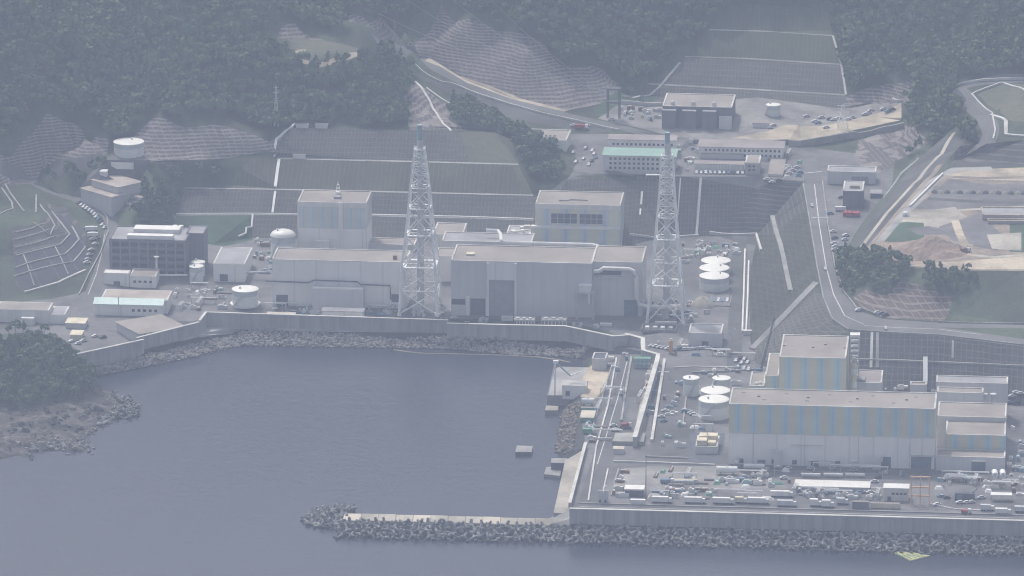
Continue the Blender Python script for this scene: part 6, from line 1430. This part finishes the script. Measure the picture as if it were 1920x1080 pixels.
for v in bmx.verts:
    x, y = v.co.x, v.co.y; q = max(0, 1-(x*x+y*y)**.8); v.co = Vector((x*26, y*22, 8.5*q*(.8+.35*math.sin(x*4+1)*math.cos(y*3)) + rn.uniform(-.3, .3)*(q > 0) - .5))
me = bpy.data.meshes.new('heap'); bmx.to_mesh(me); bmx.free(); me.materials.append(M['red_dirt']); o = bpy.data.objects.new('heap', me); COL.objects.link(o); o.parent = t

# ------------------------------------------------------------------ vehicles
def car_mesh(paint):
    m = MB(); prof = [(-2.1, .35), (-2.1, .8), (-1.9, .92), (-1.35, 1.0), (-.75, 1.45), (.75, 1.48), (1.5, .98), (2.05, .85), (2.15, .4)]
    n = len(prof); vs = [(x, -.82 if z < 1.1 else -.66, z) for x, z in prof] + [(x, .82 if z < 1.1 else .66, z) for x, z in prof]
    fs = [(i, n+i, n+i+1, i+1) for i in range(n-1)] + [tuple(range(n)), tuple(range(2*n-1, n-1, -1)), (0, n-1, 2*n-1, n)]
    m.add(vs, fs); m.cur = 1
    m.box(-1.15, -.80, 1.02, 1.25, -.74, 1.36); m.box(-1.15, .74, 1.02, 1.25, .80, 1.36)
    m.cur = 2
    for x in (-1.35, 1.35):
        for y in (-.8, .8): m.bar((x, y-.1, .33), (x, y+.1, .33), .33, None, 10)
    return m
CARM = {}
for c, mt in (('white', 'white_paint'), ('silver', 'silver'), ('dark', 'black_paint'), ('blue', 'blue'), ('red', 'red')):
    o = car_mesh(None).build('parked_car', [M[mt], M['glass'], M['tyre']]); CARM[c] = o.data; bpy.data.objects.remove(o)
rc = random.Random(12)
def car(px, py, c, where, head, group):
    p = G(px, py); o = bpy.data.objects.new('parked_car', CARM[c]); COL.objects.link(o); o.location = p + Vector((0, 0, .02)); o.rotation_euler = (0, 0, R(head + rc.uniform(-5, 5))); k = rc.uniform(1.0, 1.16); o.scale = (k, k, k*1.08)
    tag(o, c + ' car ' + where, 'car', group)
def lerp_line(pts, n):
    ls = [math.dist(a, b_) for a, b_ in zip(pts, pts[1:])]; out = []
    for k in range(n):
        s_ = sum(ls)*k/max(1, n-1)
        for a, b_, l in zip(pts, pts[1:], ls):
            if s_ <= l+1e-6: out.append((a[0]+(b_[0]-a[0])*s_/l, a[1]+(b_[1]-a[1])*s_/l)); break
            s_ -= l
    return out
WH = ['white', 'white', 'silver', 'white', 'dark', 'white', 'silver', 'white', 'blue']
CL = [
 ('queued on the bend of the left hill road', lerp_line([(148, 382), (176, 401), (196, 428)], 12), 60),
 ('parked on the verge of the left hill road beneath the terraces', [(163, 430), (170, 441), (174, 450), (179, 459), (171, 470), (168, 479), (165, 487), (163, 494), (182, 447)], 25),
 ('parked in the row before the long ribbed shed', lerp_line([(1306, 325), (1392, 326)], 11), 90),
 ('parked on the sandy switchyard lot', [(1512, 219), (1528, 229), (1534, 232), (1556, 225), (1563, 226), (1572, 223), (1590, 225), (1598, 222), (1622, 216), (1628, 213), (1656, 206), (1664, 211), (1673, 207), (1549, 240), (1450, 236), (1444, 241), (1633, 208), (1540, 222)], 20),
 ('parked in the crowded row by the junction', lerp_line([(1222, 650), (1266, 658), (1330, 654), (1352, 660)], 18), 20),
 ('parked left of the stepped reactor annex', [(1388, 672), (1396, 675), (1402, 681), (1391, 682), (1384, 690), (1396, 692), (1404, 694), (1380, 678)], 70),
 ('parked in the gully beside the main road', [(1565, 448), (1564, 458), (1567, 463), (1586, 443), (1584, 451), (1565, 470), (1581, 472), (1562, 436), (1556, 402), (1578, 372)], 15),
 ('parked left of the mint green roofed office', [(1111, 284), (1114, 290), (1117, 297), (1110, 303), (1094, 299), (1104, 310), (1080, 305), (1075, 287), (1098, 279)], 75),
 ('parked on the yard between the headland and the skewed warehouse', [(135, 641), (156, 641), (146, 646), (178, 632), (73, 605), (56, 604), (193, 634)], 40),
 ('standing in the yard behind the harbour wall', [(560, 590), (575, 584), (600, 590), (622, 574), (648, 574), (692, 586), (852, 598), (905, 600), (720, 590), (690, 590), (470, 590)], 5),
 ('parked at the terrace end beside the main road', [(1478, 318), (1486, 321), (1494, 315), (1480, 326), (1472, 322), (1500, 325), (1460, 340), (1448, 343), (1438, 338)], 5),
 ('standing beside the equipment at the right edge', [(1905, 737), (1913, 739), (1898, 744), (1890, 756), (1906, 756)], 5),
 ('parked in the yard right of the orange frame', [(1764, 932), (1775, 935), (1757, 948), (1800, 944), (1812, 944), (1822, 943), (1840, 935)], 15),
 ('parked beside the intake walkway and the tank yard', [(1240, 783), (1247, 772), (1296, 776), (1300, 779), (1150, 800), (1153, 808), (1244, 791)], 5),
 ('driving on the wide main road', [(1522, 387), (1660, 617), (1547, 506)], 95),
 ('driving down the valley road', [(1075, 237), (1100, 237), (1147, 226)], -10),
 ('standing near the rock cut by the road bend', [(1610, 583), (1645, 588), (1652, 590), (1660, 592)], 15),
 ('parked in the yard before the long canopy shed', [(1520, 880), (1560, 880), (1600, 884), (1640, 905), (1632, 925), (1612, 925), (1648, 897), (1470, 898), (1478, 880), (1645, 930)], 5),
]
for where, pts, hd in CL:
    for i, (x, y) in enumerate(pts): car(x, y, WH[(i*5 + len(where)) % len(WH)], where, hd, 'cars ' + where)

def truck(label, px, py, length, box, head=-5, h=2.6, cab='white_paint', group=None, name='box_truck'):
    p = G(px, py); t = thing(name, label, 'truck', p, R(head), group); L_ = length
    MB().box(0, -1.2, .9, L_-2.4, 1.2, .9+h).build('cargo_box', M[box], t)
    c = MB(); c.add([(L_-2.2, -1.15, .7), (L_, -1.15, .7), (L_, 1.15, .7), (L_-2.2, 1.15, .7), (L_-2.2, -1.1, 2.9), (L_-.5, -1.1, 2.9), (L_-.5, 1.1, 2.9), (L_-2.2, 1.1, 2.9)], [(3,2,1,0),(4,5,6,7),(0,1,5,4),(1,2,6,5),(2,3,7,6),(3,0,4,7)]); cb = c.build('cab', M[cab], t)
    MB().add([(L_-.16, -1, 1.75), (L_-.16, 1, 1.75), (L_-.44, 1, 2.75), (L_-.44, -1, 2.75)], [(0, 1, 2, 3)]).build('windscreen', M['glass'], cb)
    MB().box(.2, -1.0, .5, L_-.2, 1.0, .88).build('chassis', M['steel_dark'], t)
    for x in (1.2, 2.4, L_-1.2):
        for y in (-1.05, 1.05): MB().bar((x, y-.15, .5), (x, y+.15, .5), .5, None, 10).build('wheel', M['tyre'], t)
    return t
ROW = [(1222, 942, 11.5, 'white'), (1283, 943, 12, 'white'), (1336, 944, 12, 'white'), (1378, 943, 7, 'cream'), (1402, 944, 12, 'white'), (1457, 949, 11, 'silver'), (1518, 949, 7, 'white'), (1541, 951, 7, 'white'), (1568, 945, 7, 'silver')]
ORD = ('first', 'second', 'third', 'fourth', 'fifth', 'sixth', 'seventh', 'eighth', 'ninth')
for i, (x, y, l, c) in enumerate(ROW): truck(('white' if c == 'white' else 'cream' if c == 'cream' else 'silver') + ' box truck in the row along the outer sea wall, ' + ORD[i] + ' from the left', x, y, l, c, -5, 3.4 if i in (6, 7) else 2.7)
truck('white box truck parked alone before the open yard, above the truck row', 1444, 931, 13, 'white')
truck('white truck nearest the wall at the right edge of the yard', 1866, 964, 9, 'white')
truck('pale box truck behind the nearest one at the right edge', 1838, 957, 8, 'silver'); truck('grey truck cut by the right frame edge near the wall', 1902, 960, 9, 'silver')
truck('small truck with red load right of the orange frame', 1802, 963, 6, 'red', -5, 1.4); truck('red and white truck driving up the valley road', 1078, 241, 9, 'red', -12, 2.0)
for i, (x, y) in enumerate(((1584, 407), (1592, 407.5), (1600, 408), (1607, 408))): truck('red fire truck before the dark square building, ' + ORD[i] + ' from the left', x, y, 6.0, 'red', 80, 2.0, 'red')
truck('white truck parked left of the red fire trucks', 1566, 396, 7, 'white', 0, 2.2); truck('green and white truck on the quay road', 1092, 814, 8, 'green_paint', 0, 2.4); truck('white truck on the intake road left of the pit', 1165, 742, 6, 'white', 80, 2.4)
truck('white truck under the right lattice chimney', 1270, 655, 7, 'white', 0, 2.2); truck('long blue lorry in the open yard', 1238, 906, 8, 'blue', -5, 1.6); truck('white truck with long bed near the vehicles of the left hill road', 160, 434, 8, 'white', 10, 2.3)
truck('white truck below the long bed one on the left hill road', 164, 445, 7, 'white', 10, 2.3); truck('dark truck on the excavated plateau beside the green digger', 1802, 474, 6, 'rust', 20, 1.8)
# canopy at the right, dark machine, containers
P, ex, ey, w = front(1857, 940, 1897, 8.5, TH); t = thing('canopy_shelter', 'bright white flat canopy on posts near the right edge of the yard', 'shelter', P, TH)
MB().box(0, 0, 3.4, w, 5, 3.8).build('roof', M['white'], t)
for x in (.3, w/2, w-.3):
    for y in (.3, 4.7): MB().box(x-.12, y-.12, 0, x+.12, y+.12, 3.4).build('post', M['red' if x == .3 else 'steel'], t)
P = at(1790, 938, 8.5); t = thing('drill_rig', 'dark blue heavy machine with arm standing right of the orange frame', 'machine', P, TH)
MB().box(0, 0, .9, 11, 4, 4).build('body', M['steel_dark'], t); MB().box(1, -.6, 1, 4, -.02, 3).build('cab', M['blue'], t); MB().box(0, -.4, 0, 11, 4.4, .88).build('track', M['tyre'], t); MB().bar((9, 2, 3.6), (12.5, 2, 6.5), .4, .3, 6).build('arm', M['blue'], t)
def digger(label, px, py, mat):
    p = G(px, py); t = thing('excavator', label, 'excavator', p, R(20)); MB().box(-1.6, -1.3, 0, 1.6, -.7, .8).build('track', M['tyre'], t); MB().box(-1.6, .7, 0, 1.6, 1.3, .8).build('track', M['tyre'], t)
    MB().box(-1.6, -1.2, .85, 1.2, 1.2, 1.9).build('body', M[mat], t); MB().box(.2, -1.2, 1.92, 1.3, -.2, 2.9).build('cab', M[mat], t); MB().tube([(1.2, .4, 1.6), (3.2, .4, 3.6), (5, .4, 2.2), (5.4, .4, .6)], .22, 6).build('arm', M[mat], t)
for i in range(15):
    p = G(1752+12*i, 361+.2*i); t = thing('spoil_heap', 'small dark spoil heap in the dotted row across the excavated plateau', 'heap', p, 0, 'spoil heaps in a dotted row'); MB().lathe([(2.4, -.3), (1.7, .9), (.7, 1.7), (.2, 1.9)], 10).build('heap', M['pale_gravel' if i % 2 else 'steel_dark'], t, True)
digger('green excavator on the excavated plateau right of the earth heap', 1786, 469, 'green_paint'); digger('bluish excavator on the plateau beside the green one', 1771, 464, 'blue'); digger('rusty brown excavator at the plateau front', 1806, 473, 'rust')
P = G(1698, 405); t = thing('site_tent', 'single bright white dome shaped tent at the plateau entrance', 'tent', P); MB().lathe([(2.2, 0), (2.2, 1.6), (1.6, 2.6), (.5, 3)], 14).build('cover', M['white'], t, True); MB().box(-.6, -2.25, 0, .6, -2.15, 1.5).build('door_flap', M['roof_grey'], t)
def container(label, px, py, L_, mat, head=-5, h=2.6, group=None):
    p = G(px, py); t = thing('storage_container', label, 'container', p, R(head), group)
    MB().box(0, 0, .15, L_, 2.5, h).build('box', M[mat], t); MB().box(L_+.003, .1, .3, L_+.06, 2.4, h-.15).build('door', M['steel'], t); MB().box(-.05, -.05, h+.003, L_+.05, 2.55, h+.12).build('lid', M['white' if mat == 'white' else 'roof_pale'], t)
container('beige roofed long container right of the truck row', 1598, 954, 9, 'wall_dark', -5, 4); container('low cream container row under the site office', 1632, 953, 16, 'cream', -5, 2.8)
container('white container on the yard edge at left of the row', 1182, 946, 8, 'white'); container('green container at the quay edge under the pale tank', 1089, 774, 8, 'green_paint', -5, 3)
container('white oblong container at the foot of the green bank by the road', 1393, 628, 5, 'white'); container('white oblong block before the right lattice chimney', 1228, 612, 7, 'white'); container('white bright block beside it before the right chimney', 1250, 612, 6, 'white')
container('white oblong shed box at the top of the office slope', 1211, 335, 9, 'white', -3, 2.4); container('white wagon roofed container behind the harbour wall', 940, 602, 7, 'white')
container('small white container before the grey duct wing', 1125, 612, 7, 'white', -5, 1.6)
# scattered small stores in the yards
KINDS = [('white', 'white'), ('grey', 'steel'), ('blue', 'blue'), ('rusty', 'rust'), ('pale', 'wall_pale'), ('green', 'teal_steel')]
AREAS = [('in the yard left of the trailer row', [(1215, 920), (1330, 918), (1330, 930), (1215, 934)], 14), ('around the open yard before the striped hall', [(1345, 900), (1480, 903), (1480, 925), (1340, 918)], 14), ('beside the canopy shed', [(1490, 922), (1640, 925), (1640, 938), (1490, 934)], 18),
         ('in front of the loading annex', [(1755, 892), (1845, 894), (1845, 915), (1755, 912)], 14), ('at the right edge of the yard', [(1892, 800), (1918, 800), (1918, 930), (1895, 930)], 16), ('in the harbour corner yard', [(1145, 880), (1165, 880), (1160, 935), (1140, 935)], 8),
         ('along the harbour wall before the low turbine hall', [(480, 578), (600, 582), (750, 588), (750, 592), (600, 592), (485, 588)], 20), ('under the left lattice chimney', [(745, 580), (835, 584), (835, 596), (750, 592)], 10), ('around the right lattice chimney', [(1205, 560), (1300, 570), (1300, 602), (1210, 602)], 18),
         ('on the ground between slope and tank row', [(1270, 455), (1380, 455), (1375, 480), (1270, 500)], 18), ('in the yard by the grey workshop', [(462, 470), (505, 475), (505, 520), (465, 520)], 12), ('in the yard below the slender tanks', [(320, 545), (430, 545), (425, 585), (335, 590)], 12),
         ('beside the intake walkway', [(1203, 750), (1222, 680), (1232, 680), (1205, 815)], 8), ('on the switchyard around the portal', [(1165, 205), (1235, 205), (1230, 230), (1170, 225)], 14), ('in the tank yard by the striped hall', [(1305, 690), (1390, 695), (1370, 725), (1310, 705)], 8),
         ('on the quay edge above the beige apron', [(1090, 795), (1118, 795), (1106, 838), (1098, 838)], 6), ('in the asphalt yard left of the four tanks', [(1232, 700), (1285, 700), (1280, 850), (1225, 850)], 14), ('at the head of the quay road', [(1110, 672), (1160, 664), (1180, 668), (1150, 700)], 8), ('behind the harbour wall before the middle turbine hall', [(860, 604), (960, 606), (1150, 612), (1150, 618), (960, 609), (860, 607)], 12), ('on the roofs side yard left of the left reactor', [(478, 452), (505, 455), (505, 470), (480, 470)], 5), ('along the upper edge of the office terrace', [(1270, 268), (1305, 268), (1300, 322), (1272, 322)], 10),
         ('on the strip behind the striped hall', [(1655, 728), (1750, 728), (1750, 738), (1655, 738)], 8)]
for where, poly, n in AREAS:
    xs = [p[0] for p in poly]; ys = [p[1] for p in poly]; k = 0; n = int(n*1.35)
    while k < n:
        x, y = rc.uniform(min(xs), max(xs)), rc.uniform(min(ys), max(ys))
        if not inside(poly, np.array([[x, y]]))[0]: continue
        cn, mt = KINDS[rc.randrange(len(KINDS))]; p = G(x, y); L_, w, h = rc.uniform(1.6, 6), rc.uniform(1.2, 2.6), rc.uniform(.8, 2.6)
        t = thing('equipment_box', cn + ' equipment box ' + where, 'equipment box', p, R(-5 + (90 if rc.random() < .3 else 0)), 'equipment boxes ' + where)
        MB().box(0, 0, -.1, L_, w, h).build('body', M[mt], t); MB().box(L_*.1, w*.2, h+.003, L_*.6, w*.8, h+.5).build('cover', M['steel'], t); k += 1
for i in range(8):
    P = at(1267+5.4*i, 907, 8.5); t = thing('drum', 'cream topped drum in the short row on the open yard', 'drum', P, 0, 'cream drums in a row'); MB().lathe([(1.0, 0), (1.0, 2.4)], 14).build('shell', M['steel'], t, True); MB().lathe([(1.02, 2.41), (1.0, 2.6), (.5, 2.8)], 14).build('lid', M['cream'], t, True)

# more yard stores: pipe stacks, cable reels, sheeted heaps, cabinets
def pipe_stack(label, p, rz, group):
    t = thing('pipe_stack', label, 'pipe stack', p, rz, group); L_ = rc.uniform(4, 9)
    for k, (y, z) in enumerate(((0, .35), (.75, .35), (1.5, .35), (.38, 1.0), (1.12, 1.0))): MB().bar((0, y, z), (L_, y, z), .34, None, 8).build('pipe', M['steel' if k % 2 else 'rust'], t)
def reel(label, p, rz, group):
    t = thing('cable_reel', label, 'cable reel', p, rz, group)
    for y in (0, 1.1): MB().bar((0, y, 1.1), (0, y+.12, 1.1), 1.1, None, 14).build('flange', M['wall_beige'], t)
    MB().bar((0, .12, 1.1), (0, 1.1, 1.1), .7, None, 12).build('cable_drum', M['steel_dark'], t)
def sheeted(label, p, rz, group):
    t = thing('sheeted_heap', label, 'covered heap', p, rz, group); m = MB(); a, c_, h = rc.uniform(2, 4), rc.uniform(1.4, 2.4), rc.uniform(1.2, 2.2)
    m.add([(-a, -c_, -.1), (a, -c_, -.1), (a, c_, -.1), (-a, c_, -.1), (-a*.6, -c_*.5, h*.8), (a*.65, -c_*.45, h), (a*.55, c_*.55, h*.85), (-a*.65, c_*.5, h)], [(4,5,6,7),(0,1,5,4),(1,2,6,5),(2,3,7,6),(3,0,4,7)]); m.build('sheet', M[('blue', 'white', 'green_paint', 'wall_pale')[rc.randrange(4)]], t)
def cabinet(label, p, rz, group):
    t = thing('switch_cabinet', label, 'cabinet', p, rz, group)
    for k in range(3): MB().box(k*1.25, 0, 0, k*1.25+1.2, 1.1, 2.3).build('door_bay', M['wall_pale' if k % 2 else 'steel'], t)
    MB().box(-.1, -.1, 2.303, 3.8, 1.2, 2.45).build('lid', M['roof_grey'], t)
def frame_rack(label, p, rz, group):
    t = thing('pipe_rack', label, 'pipe rack', p, rz, group); L_ = rc.uniform(8, 16)
    for x in (0, L_/2, L_):
        for y in (0, 2.2): MB().box(x-.12, y-.12, 0, x+.12, y+.12, 3.4).build('post', M['steel'], t)
        MB().box(x-.12, -.1, 3.403, x+.12, 2.3, 3.6).build('crossbar', M['steel'], t)
    for y in (.4, 1.1, 1.8): MB().bar((-.5, y, 3.85), (L_+.5, y, 3.85), .22, None, 7).build('pipe', M['white' if y < 1 else 'steel'], t)
MORE = [('among the stores between the truck row and the canopy shed', [(1480, 922), (1650, 926), (1650, 944), (1480, 936)], 18), ('on the open yard left of the canopy shed', [(1215, 876), (1340, 878), (1480, 892), (1480, 916), (1215, 916)], 22),
        ('before the small annex at the right yard end', [(1750, 893), (1890, 896), (1890, 925), (1750, 918)], 18), ('on the strip at the foot of the striped hall', [(1370, 874), (1700, 888), (1700, 894), (1370, 882)], 12),
        ('near the truck row at the lower right', [(1215, 926), (1440, 930), (1440, 938), (1215, 936)], 14), ('along the intake channel', [(1195, 760), (1222, 690), (1234, 690), (1205, 810)], 8), ('on the quay road edge', [(1100, 800), (1135, 720), (1150, 720), (1112, 830)], 8),
        ('behind the harbour wall before the low turbine hall', [(490, 574), (590, 578), (750, 586), (750, 592), (490, 588)], 14), ('in the yard under the workshop and the slender tanks', [(330, 540), (440, 545), (430, 585), (340, 588)], 10), ('on the ground behind the three tank row', [(1275, 456), (1385, 456), (1375, 482), (1275, 500)], 12),
        ('at the junction below the pump house', [(1215, 640), (1300, 655), (1390, 665), (1390, 680), (1240, 668)], 10), ('on the upper office terrace', [(1475, 292), (1500, 292), (1500, 335), (1475, 335)], 6), ('around the right chimney base', [(1205, 572), (1320, 575), (1320, 603), (1205, 604)], 12), ('in the tank yard beside the striped hall', [(1296, 780), (1312, 800), (1360, 806), (1300, 812)], 5)]
MK = [(pipe_stack, 'stack of steel pipes '), (reel, 'round cable reel '), (sheeted, 'heap under a sheet '), (cabinet, 'grey row of cabinets '), (frame_rack, 'open steel pipe rack ')]
for where, poly, n in MORE:
    xs = [p[0] for p in poly]; ys = [p[1] for p in poly]; k = 0
    while k < n:
        x, y = rc.uniform(min(xs), max(xs)), rc.uniform(min(ys), max(ys))
        if not inside(poly, np.array([[x, y]]))[0]: continue
        f, l = MK[rc.choice((0, 1, 2, 2, 3, 4, 4))]; f(l + where, G(x, y), R(-5 + (85 if rc.random() < .25 else 0)), l + where); k += 1
